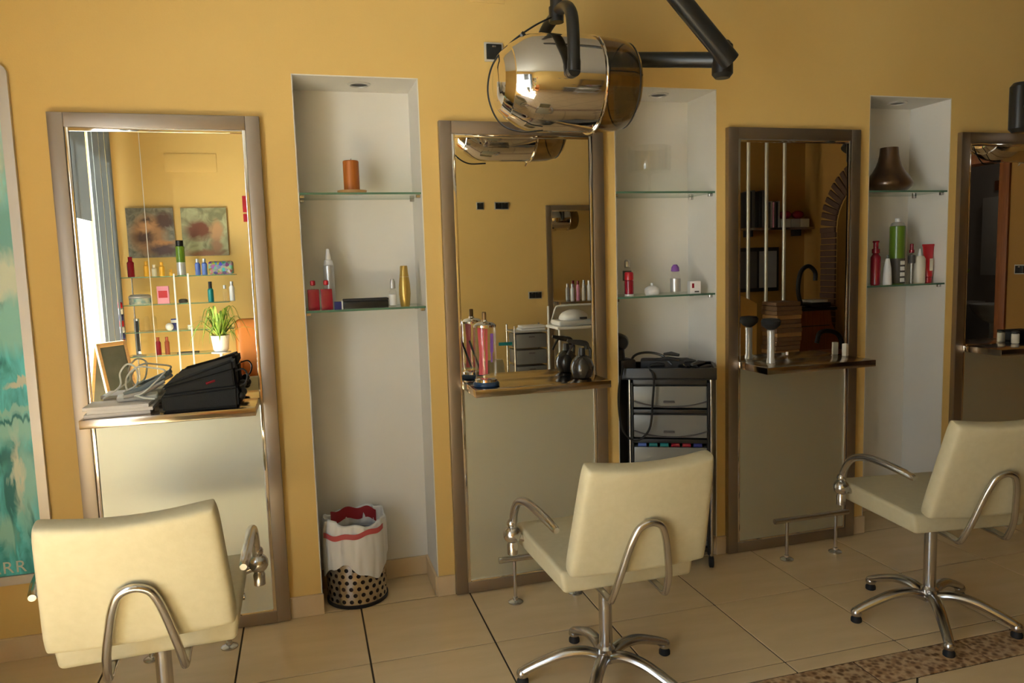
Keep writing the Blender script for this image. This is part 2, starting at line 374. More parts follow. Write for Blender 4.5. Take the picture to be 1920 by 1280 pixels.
# ------------------------------------------------------------------ downlights in the niche tops
for (a, b), nm in zip(NICHES, ('niche with the candle', 'niche with the footed bowl', 'niche with the bronze vase')):
    t = thing('downlight', 'small round unlit downlight in the top of the ' + nm, 'light', ((a + b) / 2 + .02, .11, NZ - .004), group='downlights in the niches')
    MB().lathe([(.045, 0), (.045, -.004), (.036, -.007), (.034, -.002), (.034, 0)], n=28, cap=False).build('trim_ring', sockf, t)
    MB().lathe([(.034, -.002), (.026, -.0005), (.0, -.0005)], n=28, cap=False).build('lamp_face', black, t)
# ------------------------------------------------------------------ styling stations
def station(x0, label, y0=0, rz=0, cz=.895, w=SW, poles=False):
    t = thing('styling_station', label, 'mirror', (x0, y0, 0), rz, 'steel framed styling stations')
    Z = 1.937; F = .05; D = .03
    m = MB(); m.box(0, F, -D, -.001, .004, Z, .003); m.box(w - F, w, -D, -.001, .004, Z, .003); m.box(F, w - F, -D, -.001, Z - F, Z, .003); m.box(F, w - F, -D, -.001, .004, F, .003)
    m.build('frame', steel, t)
    a = F; b = F + .013
    m = MB(); m.box(a, b, -D + .004, -.008, F, Z - F, .002); m.box(w - b, w - a, -D + .004, -.008, F, Z - F, .002); m.box(b, w - b, -D + .004, -.008, Z - b, Z - a, .002); m.box(b, w - b, -D + .004, -.008, F, F + .008, .001)
    m.build('inner_molding', chrome, t)
    MB().box(b, w - b, -.020, -.008, cz, Z - b).build('mirror', mirror, t)
    MB().box(b + .001, w - b - .001, -.020, -.006, F + .008, cz - .005).build('lower_panel', frost, t)
    MB().box(b + .003, w - b - .003, -.225, -.018, cz - .030, cz, .003).build('counter', ctop, t)
    return t
st1 = station(ST[0], 'steel framed mirror station with papers and a black case, behind the leftmost chair')
st2 = station(ST[1], 'steel framed mirror station with comb jar and spray bottle, below the hanging chrome dryer')
st3 = station(ST[2], 'dim steel framed mirror station with a silver brush, right of the drawer trolley')
st4 = station(ST[3], 'dark steel framed mirror station cut by the right edge, reflecting a bathroom door')
st5 = station(2.975, 'steel framed mirror station on the opposite wall, seen reflected in the second mirror', YF, PI, cz=.975)
# footrests
for k, (x0, lab) in enumerate(((ST[0], 'low steel foot rail on two posts, hidden behind the leftmost chair'), (ST[1], 'low steel foot rail on two posts before the second mirror, half behind the middle chair'),
                               (ST[2], 'low steel foot rail on two posts before the third mirror'), (ST[3], 'low steel foot rail on two posts at the right edge, behind the right chair'))):
    t = thing('foot_rail', lab, 'footrest', (x0 + SW / 2, -.163, 0), 0, 'foot rails before the mirrors')
    MB().tube([(-.195, 0, .185), (.195, 0, .185)], .0125, 14).build('rail', satin, t)
    for s in (-1, 1):
        MB().tube([(s * .13, 0, .004), (s * .13, 0, .175)], .0075, 12).build('post', satin, t)
        MB().lathe([(.030, 0), (.030, .004), (.024, .008), (.011, .012), (.010, .022), (.0076, .024)], (s * .13, 0, 0), 24).build('base_disc', satin, t)
# ------------------------------------------------------------------ hydraulic chairs
def make_chair(label, loc, rz, spin=0):
    t = thing('salon_chair', label, 'chair', loc, rz, 'cream salon chairs')
    # seat
    m = MB(); b = bmesh.new(); bmesh.ops.create_cube(b, size=1)
    for v in b.verts:
        fr = v.co.y > 0; top = v.co.z > 0
        v.co = Vector((math.copysign((.232 if fr else .216) - (0 if top else .010), v.co.x), .235 if fr else -.192, (.492 if fr else .482) if top else .412))
    bmesh.ops.bevel(b, geom=b.edges[:], offset=.014, segments=4, affect='EDGES', profile=.5); m._merge(b)
    m.build('seat', cream, t, sharp=50)
    # backrest: bowed, tapering, padded
    def bp(u, v, side):
        s = 2 * u - 1; q = 2 * v - 1
        cut = 1 - .035 * (abs(s) ** 9) * (abs(q) ** 9)
        x = s * cut; zz = q * cut
        hwid = .2175 + (.193 - .2175) * (zz + 1) / 2
        e = min(1, max(abs(s), abs(q))); th = .027 * (1 - e ** 34) ** .5 if e < 1 else 0
        z0 = .6645 + zz * .173 - .016 * (1 - x * x) * ((zz + 1) / 2) ** 2
        yc = -.235 - .101 * (zz + 1) / 2 - .014 * (1 - x * x)
        return Vector((x * hwid, yc + side * th, z0 + side * th * .28))
    def ss(u): t_ = 2 * u - 1; return .5 + .5 * math.copysign(1 - (1 - abs(t_)) ** 2.6, t_)
    m = MB(); m.grid(lambda u, v: bp(ss(u), ss(v), -1), 28, 24); m.grid(lambda u, v: bp(ss(u), ss(v), 1), 28, 24)
    m.build('backrest', cream, t, sharp=80)
    # bent tube carrying the back
    half = [(.086, -.02, .404), (.086, -.20, .402), (.086, -.245, .400), (.085, -.262, .416), (.078, -.290, .475), (.062, -.313, .555), (.049, -.327, .605), (.032, -.336, .640)]
    pth = [(-a, b_, c_) for a, b_, c_ in half] + [(0, -.340, .653)] + half[::-1]
    MB().tube(smooth_path(pth, 5), .0105, 12).build('back_bracket', satin, t)
    m = MB(); m.box(-.11, .11, -.10, .12, .394, .411, .003); m.build('seat_plate', black, t)
    m = MB(); m.lathe([(.030, .075), (.030, .12), (.022, .13), (.0215, .30), (.0215, .394)], n=24); m.build('column', satin, t)
    for s in (-1, 1):
        a = MB().tube(smooth_path([(s * .258, .158, .50), (s * .257, .150, .55), (s * .255, .105, .602), (s * .252, .03, .628), (s * .249, -.06, .634), (s * .243, -.15, .630), (s * .236, -.225, .620)], 6),
                      [.012] * 3 + [.0135] * 30 + [.012] * 3 + [.009], 12).build('armrest', satin, t)
        m = MB(); m.ball((s * .262, .160, .478), .030, 20); m.ball((s * .262, .160, .516), .017, 14)
        m.lathe([(.0, .408), (.017, .410), (.018, .442), (.014, .452)], (s * .262, .160, 0), 20)
        m.tube([(s * .21, .160, .458), (s * .257, .160, .470)], .013, 12); m.build('arm_joint', satin, a)
    for k in range(5):
        a = spin + 2 * PI * k / 5; M = Matrix.Rotation(a, 4, 'Z')
        lg = MB().tube([M @ p for p in smooth_path([(.015, 0, .088), (.07, 0, .106), (.14, 0, .100), (.21, 0, .074), (.258, 0, .052), (.276, 0, .042)], 4)],
                       [.0225 - .00028 * i for i in range(21)], 12, flat=.8).build('leg', satin, t)
        m = MB(); q = M @ Vector((.275, 0, 0)); m.ball((q.x, q.y, .036), .0205, 14)
        m.build('leg_tip', satin, lg)
        MB().lathe([(.016, 0), (.0195, .003), (.0195, .014), (.014, .024)], (q.x, q.y, 0), 18).build('glide', rubber, lg)
    m = MB()
    for k in range(5):
        a = spin + 2 * PI * (k + .5) / 5; m.ball((.031 * math.cos(a), .031 * math.sin(a), .095), .009, 10)
    m.build('hub_bolt', satin, t)
    return t
make_chair('cream salon chair at lower left, seen from behind, before the counter with papers', (-.540, -.79, 0), R(2.7), R(20))
make_chair('cream salon chair in the middle, before the second mirror and the drawer trolley', (.780, -.815, 0), R(0), R(20))
make_chair('cream salon chair at the right, turned towards the right edge', (2.086, -.81, 0), R(-8), R(30))
# ------------------------------------------------------------------ hood dryers on swing arms
def make_dryer(label, loc, arm_label, arm):
    t = thing('hood_dryer', label, 'hair dryer', loc, 0, 'chrome hood dryers')
    # chrome shell, axis along x
    MB().lathe([(0, -.255), (.050, -.255), (.062, -.250), (.070, -.247), (.092, -.243), (.100, -.236), (.118, -.215), (.123, -.213), (.148, -.175), (.160, -.145), (.166, -.10), (.167, -.02), (.166, .06), (.163, .10), (.160, .10), (.162, .06), (.163, -.02), (.158, -.12), (.10, -.22), (0, -.24)],
               n=56, axis='X', cap=False).build('shell', chrome, t, sharp=25)
    MB().lathe([(.1645, .09), (.164, .13), (.161, .18), (.152, .215), (.135, .240), (.11, .252), (0, .256), (0, .253), (.11, .249), (.133, .237), (.149, .213), (.158, .18), (.161, .13), (.161, .09)],
               n=56, axis='X', cap=False).build('visor', smoke, t)
    ring = [(.095, .1675 * math.cos(2 * PI * i / 48), .1675 * math.sin(2 * PI * i / 48)) for i in range(48)]
    m = MB(); m.tube(ring, .0042, 8, closed=True); m.tube([(.095, -.035, -.164), (.092, -.05, -.178)], .004, 8); m.build('rim_ring', chrome, t)
    ring = [(.225, .147 * math.cos(2 * PI * i / 40), .147 * math.sin(2 * PI * i / 40)) for i in range(40)]
    m = MB(); m.tube(ring, .0028, 8, closed=True); m.tube([(.10, -.163, .012), (.20, -.156, .012), (.245, -.12, .012)], .0022, 6); m.build('visor_seam', black, t)
    # black fork
    pth = [(-.035, -.185, .000), (-.035, -.188, .05), (-.034, -.184, .12), (-.030, -.162, .185), (-.025, -.11, .228), (-.022, -.04, .245), (-.020, .04, .24), (-.030, .11, .215), (-.035, .165, .17), (-.038, .185, .10), (-.035, .188, .04), (-.035, .185, 0)]
    pp = smooth_path(pth, 5); n = len(pp)
    m = MB(); m.tube(pp, [.021 if i < 4 or i > n - 5 else .0195 for i in range(n)], 12, flat=1.1); m.lathe([(.021, -.014), (.021, .010)], (-.035, -.178, 0), 20, 'Y'); m.lathe([(.021, -.010), (.021, .014)], (-.035, .178, 0), 20, 'Y')
    m.build('fork', black, t)
    m = MB(); m.tube([(-.026, -.0, .236), (-.024, .0, .62)], .0215, 16); m.tube([(-.026, 0, .21), (-.026, 0, .262)], .026, 16); m.build('hanger_rod', black, t)
    # power cable looping round the back end
    cb = smooth_path([(-.045, -.01, .225), (-.12, -.02, .185), (-.20, -.02, .128), (-.262, -.01, .06), (-.285, -.01, -.02), (-.275, -.01, -.09), (-.240, -.01, -.145), (-.18, -.03, -.172), (-.10, -.04, -.169)], 6)
    m = MB(); m.tube(cb, .0032, 8); m.build('cable', black, t)
    MB().tube([(-.165, -.02, .160), (-.140, -.02, .138)], .011, 10).build('cable_clip', black, t)
    # wall bracket and the two-part swing arm
    A = thing('swing_arm', arm_label, 'wall arm', arm['wall'], 0, 'black swing arms on the mirror wall')
    wl_, el, tp = Vector(arm['wall']), Vector(arm['elbow']), Vector(arm['top'])
    def seg(p, q, r1, r2, name, flat=1.25):
        MB().tube([p + (q - p) * k / 6 for k in range(7)], [r1 + (r2 - r1) * k / 6 for k in range(7)], 14, flat=flat).build(name, black, A)
    MB().box(-.04, .04, -.03, -.001, -.07, .07, .008).build('wall_plate', black, A)
    lo = el - wl_
    seg(Vector((0, -.03, 0)), lo, .024, .024, 'lower_arm', 1.2)
    d = arm.get('jh', .05)
    MB().tube([lo + Vector((0, 0, -d - .015)), lo + Vector((0, 0, -d)), lo + Vector((0, 0, d)), lo + Vector((0, 0, d + .015))], [.026, .038, .038, .026], 20).build('elbow_joint', black, A)
    seg(lo + Vector((0, -.055, -.02)), tp - wl_, .032, .030, 'upper_arm', 1.15)
    return t
make_dryer('large chrome hood dryer with smoked visor hanging before the second mirror', (.832, -.40, 2.0), 'jointed black swing arm above the middle niche, holding the chrome dryer',
           dict(wall=(.90, 0, 2.185), elbow=(1.415, -.48, 2.088), top=(.80, -.56, 2.66)))
make_dryer('second chrome hood dryer beyond the right edge, seen only in the rightmost mirror', (3.80, -.42, 2.02), 'second black swing arm, its elbow just inside the right edge of the picture',
           dict(wall=(3.70, 0, 2.12), elbow=(2.79, -.5, 1.95), top=(3.30, -.62, 2.66), jh=.085))
# ------------------------------------------------------------------ wall socket, cover plate, framed poster
def socket(name, loc, rz, label, n=1, w=.078, h=.075, tall=0):
    t = thing(name, label, 'socket', loc, rz, 'black wall sockets')
    MB().box(-w / 2, w / 2, -.010, -.0005, -h / 2, h / 2, .004).build('bezel', sockf, t)
    for i in range(n):
        a = -w / 2 + .008 + i * (w - .016) / n; b = a + (w - .016) / n - (.002 if n > 1 else 0)
        f = MB().box(a, b, -.014, -.010, -h / 2 + .008, h / 2 - .008, .003).build('socket_face', black, t)
        MB().box((a + b) / 2 - .008, (a + b) / 2 + .008, -.0155, -.014, h * .22, h * .32, .001).build('pin_cover', satin, f)
    return t
socket('wall_socket', (.679, 0, 2.21), 0, 'square black socket with a silver bezel, left of the hanging chrome dryer')
socket('wall_socket', (1.612, YF, 1.937), PI, 'single black socket on the opposite wall, left one in the second mirror')
socket('wall_socket', (1.828, YF, 1.937), PI, 'double black socket on the opposite wall, high in the second mirror', 2, .145)
socket('wall_socket', (2.151, YF, 1.045), PI, 'low double black socket on the opposite wall, beside the reflected mirror station', 2, .145)
socket('wall_socket', (XR, -1.60, 1.205), -PI / 2, 'black double socket beside the bathroom door, in the rightmost mirror', 2, .15)
tag(MB().box(.59, .73, -.006, -.0005, 2.398, 2.56, .002).build('cover_plate', yellow), 'yellow painted cover plate at the top edge of the mirror wall', 'wall plate')
tag(MB().box(-1.20, -.775, YF + .0005, YF + .007, 2.253, 2.413, .002).build('cover_plate', yellow), 'yellow painted rectangular cover plate high on the opposite wall, in the leftmost mirror', 'wall plate')
# poster
t = thing('framed_poster', 'tall turquoise poster in a silver snap frame at the left edge', 'poster', (-1.31, 0, 1.19))
def rrect(w, h, r, n=6):
    out = []
    for cx, cz, a0 in ((w - r, h - r, 0), (-w + r, h - r, PI / 2), (-w + r, -h + r, PI), (w - r, -h + r, 1.5 * PI)):
        out += [(cx + r * math.cos(a0 + PI / 2 * i / n), cz + r * math.sin(a0 + PI / 2 * i / n)) for i in range(n + 1)]
    return out
PW, PH = .285, .905
o1 = rrect(PW, PH, .035); o2 = rrect(PW - .032, PH - .032, .004)
m = MB(); b = bmesh.new(); n = len(o1)
A = [b.verts.new((x, -.018, z)) for x, z in o1]; B = [b.verts.new((x, -.018, z)) for x, z in o2]; D = [b.verts.new((x, -.001, z)) for x, z in o1]; E_ = [b.verts.new((x, -.006, z)) for x, z in o2]
for i in range(n):
    j = (i + 1) % n
    for P_, Q_ in ((A, B), (D, A), (B, E_)): b.faces.new((P_[i], P_[j], Q_[j], Q_[i]))
m._merge(b); m.build('frame', mat('silver_frame', (.55, .50, .44, 1), .35, .5), t)
tq = (.045, .36, .40, 1); lt = (.30, .66, .62, 1); cr = (.72, .78, .66, 1); dk = (.01, .20, .22, 1)
art = artmat('turquoise_print', tq, [(.16, .62, .10, .26, (.55, .68, .58, 1), .35), (.20, .33, .12, .10, (.22, .52, .50, 1), .3), (.19, .18, .08, .09, cr, .3), (.15, .10, .05, .02, dk, .4), (.22, .02, .06, .10, lt, .3),
      (.14, -.12, .05, .03, dk, .5), (.24, -.18, .05, .018, (.66, .70, .60, 1), .2), (.20, -.34, .10, .05, lt, .5), (.14, -.44, .09, .03, dk, .5), (.22, -.56, .03, .16, lt, .4), (.165, -.60, .015, .16, dk, .5), (.19, -.50, .012, .12, cr, .6), (.14, -.72, .03, .06, lt, .4), (.23, -.74, .012, .10, dk, .6), (.21, -.28, .09, .012, lt, .3), (.20, -.31, .09, .008, dk, .5), (.12, .45, .05, .08, lt, .4)], 16, (1.6, 1, .45))
MB().box(-PW + .031, PW - .031, -.007, -.004, -PH + .031, PH - .031).build('print', art, t)
cu = bpy.data.curves.new('lettering', 'FONT'); cu.body = 'ARR'; cu.size = .061; cu.extrude = .0006; cu.space_character = 1.12; cu.materials.append(mat('print_white', (.62, .66, .60, 1), .5))
tmpo = bpy.data.objects.new('tmp_text', cu); C.objects.link(tmpo); bpy.context.view_layer.update()
lm = bpy.data.meshes.new_from_object(tmpo.evaluated_get(bpy.context.evaluated_depsgraph_get())); bpy.data.objects.remove(tmpo)
lo = bpy.data.objects.new('lettering', lm); C.objects.link(lo); lo.parent = t; lo.location = (.072, -.0078, -.863); lo.rotation_euler = (PI / 2, 0, 0)
# ------------------------------------------------------------------ glass shelves
def shelf(a, b, z, label):
    t = thing('glass_shelf', label, 'shelf', ((a + b) / 2, 0, z), 0, 'glass shelves in the niches'); w = (b - a) / 2 - .005
    m = MB(); m.box(-w, w, .004, ND - .002, -.008, 0); o = m.build('pane', [sheet, gedge], t)
    for p in o.data.polygons:
        if abs(p.normal.z) < .5: p.material_index = 1
    for s in (-1, 1):
        for y in (.03, .20):
            MB().box(s * w - s * .018 if s > 0 else s * w, s * w if s > 0 else s * w + .018, y - .008, y + .008, -.021, -.008, .002, 1).build('bracket', satin, t)
    return t
nn = ('left', 'middle', 'right')
for i, (a, b) in enumerate(NICHES):
    up_ = ('carrying the orange candle', 'carrying the footed glass bowl', 'carrying the bronze vase')[i]
    lw_ = ('carrying red bottles and a black box', 'carrying the small white card box', 'carrying the tall green spray can')[i]
    shelf(a, b, 1.664, 'upper glass shelf of the %s niche, %s' % (nn[i], up_)); shelf(a, b, 1.214, 'lower glass shelf of the %s niche, %s' % (nn[i], lw_))
U, L = 1.664, 1.214
# ------------------------------------------------------------------ things on the shelves
def bottle(name, label, cat, loc, parts, group=None, n=24, rz=0):
    """parts: list of (part_name, profile, material)"""
    t = thing(name, label, cat, loc, rz, group)
    for pn, prof, mt in parts: MB().lathe(prof, n=n).build(pn, mt, t)
    return t
def cyl(r, h, z=0, e=.003): return [(r - e, z), (r, z + e), (r, z + h - e), (r - e, z + h)]
# left niche
t = thing('pillar_candle', 'tall orange pillar candle on a round wooden dish, upper shelf of the left niche', 'candle', (.105, .085, U + .014))
MB().lathe(cyl(.031, .122), n=28).build('wax', candle, t); MB().tube([(0, 0, .121), (.002, 0, .130)], .0012, 6).build('wick', black, t)
tag(MB().lathe([(0, 0), (.045, 0), (.055, .004), (.058, .014), (.054, .014), (.050, .008), (0, .0075)], n=32, cap=False).build('candle_dish', wood, None, (.105, .085, U)), 'round wooden dish under the orange candle', 'dish')
bpy.data.objects['pillar_candle'].location.z = U + .0085
for i, (x, y) in enumerate(((-.067, .045), (-.017, .045))):
    t = thing('red_bottle', ('leftmost of the two square crimson bottles on the lower shelf of the left niche', 'right one of the two square crimson bottles, beside the blue box')[i], 'bottle', (x, y, L), 0, 'crimson square bottles in the left niche')
    MB().box(-.022, .022, -.017, .017, 0, .082, .003).build('body', redm, t); MB().lathe(cyl(.008, .030, .082), n=14).build('neck', clearg, t); MB().lathe(cyl(.010, .020, .096), n=16).build('cap', redb, t)
bottle('spray_can', 'slim white and silver spray can behind the crimson bottles', 'spray can', (.000, .14, L), [('body', cyl(.021, .175), silver), ('shoulder', [(.020, .175), (.016, .192), (.010, .197)], whitep), ('nozzle', [(.010, .197), (.010, .205), (.006, .238), (.004, .240)], whitep)])
t = thing('blue_box', 'small navy and white carton beside the crimson bottles', 'box', (.028, .05, L)); MB().box(-.017, .010, -.016, .016, 0, .030, .0015).build('body', blue, t); MB().box(.0105, .0155, -.016, .016, 0, .032, .001).build('end_panel', whitep, t)
t = thing('black_case', 'long flat black box lying on the lower shelf of the left niche', 'box', (.135, .07, L)); MB().box(-.088, .088, -.03, .03, 0, .028, .003).build('tray', black, t); MB().box(-.089, .089, -.031, .031, .0285, .038, .003).build('lid', blackm, t)
bottle('small_bottle', 'small clear bottle with a grey cap, left of the gold bottle', 'bottle', (.243, .055, L), [('body', [(.013, 0), (.015, .003), (.015, .062), (.008, .072)], clearg), ('label_sleeve', cyl(.0153, .045, .006, .001), whitep), ('cap', [(.008, .072), (.012, .074), (.011, .098), (.006, .112)], silver)])
bottle('gold_bottle', 'tall waisted gold spray bottle at the right of the lower shelf, left niche', 'bottle', (.292, .06, L), [('body', [(.017, 0), (.019, .003), (.024, .05), (.023, .085), (.019, .118)], gold), ('cap', [(.019, .119), (.0165, .135), (.015, .160), (.013, .163)], gold)])
# middle niche
t = thing('footed_bowl', 'clear glass footed bowl on the upper shelf of the middle niche', 'bowl', (1.405, .10, U))
MB().lathe([(.040, 0), (.042, .003), (.010, .008), (.006, .02), (.006, .075), (.012, .084), (.05, .090), (.090, .093), (.094, .098), (.096, .20), (.0935, .20), (.091, .100), (.085, .097), (0, .094)], n=40, cap=False).build('glass_body', clearg, t)
bottle('small_red_can', 'short red topped spray can on the lower shelf, middle niche', 'spray can', (1.276, .05, L), [('body', cyl(.0195, .070), redm), ('base_ring', cyl(.0197, .010, .0, .001), whitep), ('cap', [(.0195, .071), (.020, .075), (.020, .100), (.016, .106)], redb)])
bottle('pump_bottle', 'clear bottle with a dark label behind the red can', 'bottle', (1.318, .16, L), [('body', [(.017, 0), (.020, .003), (.020, .11), (.012, .125)], clearg), ('label_sleeve', cyl(.0205, .045, .065, .001), cleardk), ('cap', [(.010, .125), (.013, .127), (.013, .152), (.007, .160)], silver)])
bottle('lidded_pot', 'low white porcelain pot with a knob, middle of the lower shelf', 'pot', (1.392, .06, L), [('body', [(.026, 0), (.030, .002), (.034, .014), (.033, .024)], whitep), ('lid', [(.034, .0245), (.030, .032), (.016, .040), (.006, .042), (.005, .046), (.007, .050), (.004, .054)], whitep)])
bottle('purple_bottle', 'pale bottle with purple spray cap beside the white card box', 'bottle', (1.512, .07, L), [('body', [(.020, 0), (.023, .003), (.023, .085), (.015, .10)], clearg), ('label_sleeve', cyl(.0235, .060, .01, .001), silver), ('cap', [(.014, .10), (.019, .102), (.017, .120), (.008, .132)], purple)])
t = thing('card_box', 'small white box with a dark red mark, right end of the middle niche shelf', 'box', (1.592, .045, L), R(-12)); MB().box(-.024, .024, -.022, .022, 0, .055, .001).build('body', paper, t)
MB().box(-.016, -.006, -.0228, -.022, .025, .046).build('printed_mark', redm, t); MB().box(-.004, .016, -.0228, -.022, .006, .012).build('text_line', greyd, t)
# right niche
t = thing('bronze_vase', 'dark bronze bottle vase with a wide foot, upper shelf of the right niche', 'vase', (2.690, .10, U))
MB().lathe([(0, 0), (.070, 0), (.080, .004), (.103, .022), (.110, .036), (.107, .050), (.092, .074), (.074, .098), (.059, .125), (.050, .150), (.044, .180), (.041, .214), (.036, .214), (.038, .17), (.05, .11), (.085, .045), (0, .012)], n=44, cap=False).build('vessel', bvase, t, sharp=60)
bottle('crimson_spray', 'crimson spray bottle at the left of the lower shelf, right niche', 'bottle', (2.597, .07, L), [('body', [(.020, 0), (.023, .003), (.023, .135), (.013, .152)], redm), ('cap', [(.013, .152), (.018, .155), (.018, .175), (.012, .178), (.012, .205), (.016, .208), (.014, .215)], redm)])
t = thing('white_tube', 'white tapered bottle leaning beside the crimson spray bottle', 'bottle', (2.646, .045, L)); MB().lathe([(.019, 0), (.021, .003), (.017, .08), (.009, .125), (.006, .128)], n=22).build('body', whitep, t); MB().lathe([(.006, .128), (.007, .13), (.005, .145)], n=14).build('tip', cleardk, t)
t = bottle('green_spray_can', 'tall green spray can with white lettering, tallest on the lower shelf, right niche', 'spray can', (2.742, .09, L), [('body', cyl(.036, .285), green), ('base_band', [(.0363, .003), (.0365, .004), (.0365, .125), (.0363, .126)], greyd), ('shoulder', [(.035, .285), (.028, .300), (.018, .304)], silver), ('nozzle', cyl(.013, .020, .304), whitep)])
for k in range(4): MB().box(-.013, .013, -.0385, -.0355, .010 + k * .028, .030 + k * .028, .002, 1).build('white_mark', whitep, t)
bottle('slim_dropper', 'slim clear bottle with a dark red cap, right of the green can', 'bottle', (2.812, .07, L), [('body', [(.014, 0), (.016, .003), (.016, .13), (.008, .15)], clearg), ('inner_tube', cyl(.004, .145), silver), ('cap', [(.008, .15), (.012, .152), (.012, .165), (.008, .168), (.008, .195), (.004, .197)], redm), ('collar', cyl(.0165, .040, .10, .001), greyd)])
bottle('cream_bottle', 'squat cream coloured bottle left of the red tube', 'bottle', (2.861, .07, L), [('body', [(.024, 0), (.027, .003), (.027, .12), (.018, .135)], offw), ('tip', [(.010, .135), (.008, .15), (.004, .170)], whitep)])
t = thing('red_tube', 'bright red squeeze tube standing on its cap at the right end of the lower shelf', 'tube', (2.918, .075, L))
MB().lathe(cyl(.019, .028), n=20).build('cap', redb, t)
def rt(u, v):
    a = 2 * PI * u; q = v; return Vector(((.020 + .016 * q) * math.cos(a), (.020 * (1 - q) + .002) * math.sin(a), .029 + q * .155))
m = MB(); m.grid(rt, 24, 6); m.box(-.037, .037, -.002, .002, .182, .192); m.build('tube_body', redb, t)
MB().box(-.006, .012, -.019, -.0165, .06, .12).build('printed_label', offw, t)
# ------------------------------------------------------------------ waste bin and bag
t = thing('waste_bin', 'round perforated steel waste bin on the floor of the left niche', 'bin', (.045, .112, 0))
MB().lathe([(.124, 0), (.126, .002), (.126, .014), (.123, .016)], n=48).build('rubber_ring', rubber, t)
# perforated wall: open holes cut in a cylinder grid
m = MB(); b = bmesh.new(); RB = .1225; NC = 24; NR = 9; z0, z1 = .016, .255; rh = .0086
for r_ in range(NR):
    for c_ in range(NC):
        a0 = 2 * PI * (c_ + (.5 if r_ % 2 else 0)) / NC; zc = z0 + (r_ + .5) * (z1 - z0) / NR; da = PI / NC; dz = (z1 - z0) / NR / 2
        sq = []; ci = []
        for i in range(16):
            an = 2 * PI * i / 16; cx_, cz_ = math.cos(an), math.sin(an); k = 1 / max(abs(cx_), abs(cz_)); sq.append((a0 + cx_ * k * da, zc + cz_ * k * dz)); ci.append((a0 + cx_ * rh / RB, zc + cz_ * rh))
        V = [b.verts.new((RB * math.cos(a), RB * math.sin(a), z)) for a, z in sq]; V2 = [b.verts.new((RB * math.cos(a), RB * math.sin(a), z)) for a, z in ci]
        for i in range(16): b.faces.new((V[i], V[(i + 1) % 16], V2[(i + 1) % 16], V2[i]))
m._merge(b); m.build('perforated_wall', mat('polished_bin_steel', (.62, .57, .50, 1), .22, 1), t, sharp=60)
MB().lathe([(.1215, .004), (.112, .02), (.112, .25)], n=40, cap=False).build('inner_bucket', dark_int, t)
MB().lathe([(.1225, .250), (.1255, .252), (.1255, .262), (.1225, .264), (.119, .262)], n=48, cap=False).build('rim', satin, t)
t = thing('bin_bag', 'crumpled white plastic liner with red print folded over the steel bin', 'bag', (.045, .112, .0))
random.seed(3); ph = [random.uniform(0, 6.28) for _ in range(8)]
def rim_z(a):   # lower hem of the bag overhang
    return .165 + .05 * math.cos(a - 4.6) * .0 + .030 * math.sin(a * 2 + .8) + .022 * math.sin(3 * a + 1) - .05 * max(0, math.cos(a - PI * 1.02)) ** 3 + .008 * math.sin(9 * a)
def bagf(u, v):
    a = 2 * PI * u; wv = .003 * math.sin(11 * a + ph[0] + 4 * v) + .0025 * math.sin(17 * a + ph[1] - 6 * v) + .002 * math.sin(29 * a + ph[2])
    top = .355 + .012 * math.sin(2 * a + .7) + .006 * math.sin(7 * a)
    if v < .62: q = v / .62; z = rim_z(a) + (top - rim_z(a)) * q; r = .1300 + .004 * math.sin(PI * q) + wv * (1.2 - q * .4) - .008 * max(0, q - .75) / .25
    else: q = (v - .62) / .38; z = top - q * .12; r = .121 - .010 * q + wv * .8
    if z < .27: r = max(r, .1285)
    zc = 0
    r2 = min(r, .1335)
    return Vector((r2 * math.cos(a), min(r2 * math.sin(a), .1345), z))
m = MB(); m.grid(bagf, 120, 26); m.build('liner', bag, t, sharp=180)
def redf(u, v):
    a = PI * (1.12 + .68 * u); r = .1365; z = .298 + .022 * v + .004 * math.sin(9 * a) + .012 * math.cos(a * 1.0); return Vector((r * math.cos(a), max(-.136, r * math.sin(a)), z))
m = MB(); m.grid(redf, 40, 2); m.build('red_drawstring', mat('pink_red_band', (.55, .10, .10, 1), .4), t)
def red2(u, v):
    a = PI * (.18 + .62 * u); r = .1135; return Vector((r * math.cos(a), r * math.sin(a), .30 + .05 * v + .006 * math.sin(8 * a)))
m = MB(); m.grid(red2, 30, 3); m.build('red_print', redbag, t)
# ------------------------------------------------------------------ drawer trolley in the middle niche
t = thing('drawer_trolley', 'black trolley with translucent drawers standing in the middle niche', 'trolley', (1.408, -.055, 0), R(-26.5))
# local: front at y=0 facing -y, x from -.2 to .2, depth .22
tr = t
m = MB(); m.box(-.205, .205, -.012, .215, .848, .862, .004); m.box(-.205, .205, -.012, .0, .848, .900, .004); m.box(-.205, .205, .203, .215, .848, .900, .004); m.box(-.205, -.193, 0, .203, .848, .900, .004); m.box(.193, .205, 0, .203, .848, .900, .004)
m.build('tray_top', black, t)
for sx in (-.168, .182):
    for sy in (.015, .195):
        MB().tube([(sx, sy, .07), (sx, sy, .848)], .0085, 12).build('post', satin, t)
        c = MB().tube([(sx, sy, .052), (sx, sy, .075)], .007, 10).build('caster_stem', satin, t)
        m = MB(); m.lathe([(.018, -.011), (.026, -.008), (.026, .008), (.018, .011)], (sx, sy, .026), 18, 'X'); m.build('wheel', rubber, c)
for a_, b_ in ((-.163, -.1525), (.1655, .176)): MB().box(a_, b_, -.002, .20, .06, .835, .002, 1).build('side_panel', black, t)
for z in (.835, .708, .575, .415, .25, .085):
    m = MB(); m.box(-.1525, .1655, .006, .20, z - .012, z + (.006 if z < .8 else .012), .002); m.build('runner_frame', black, t)
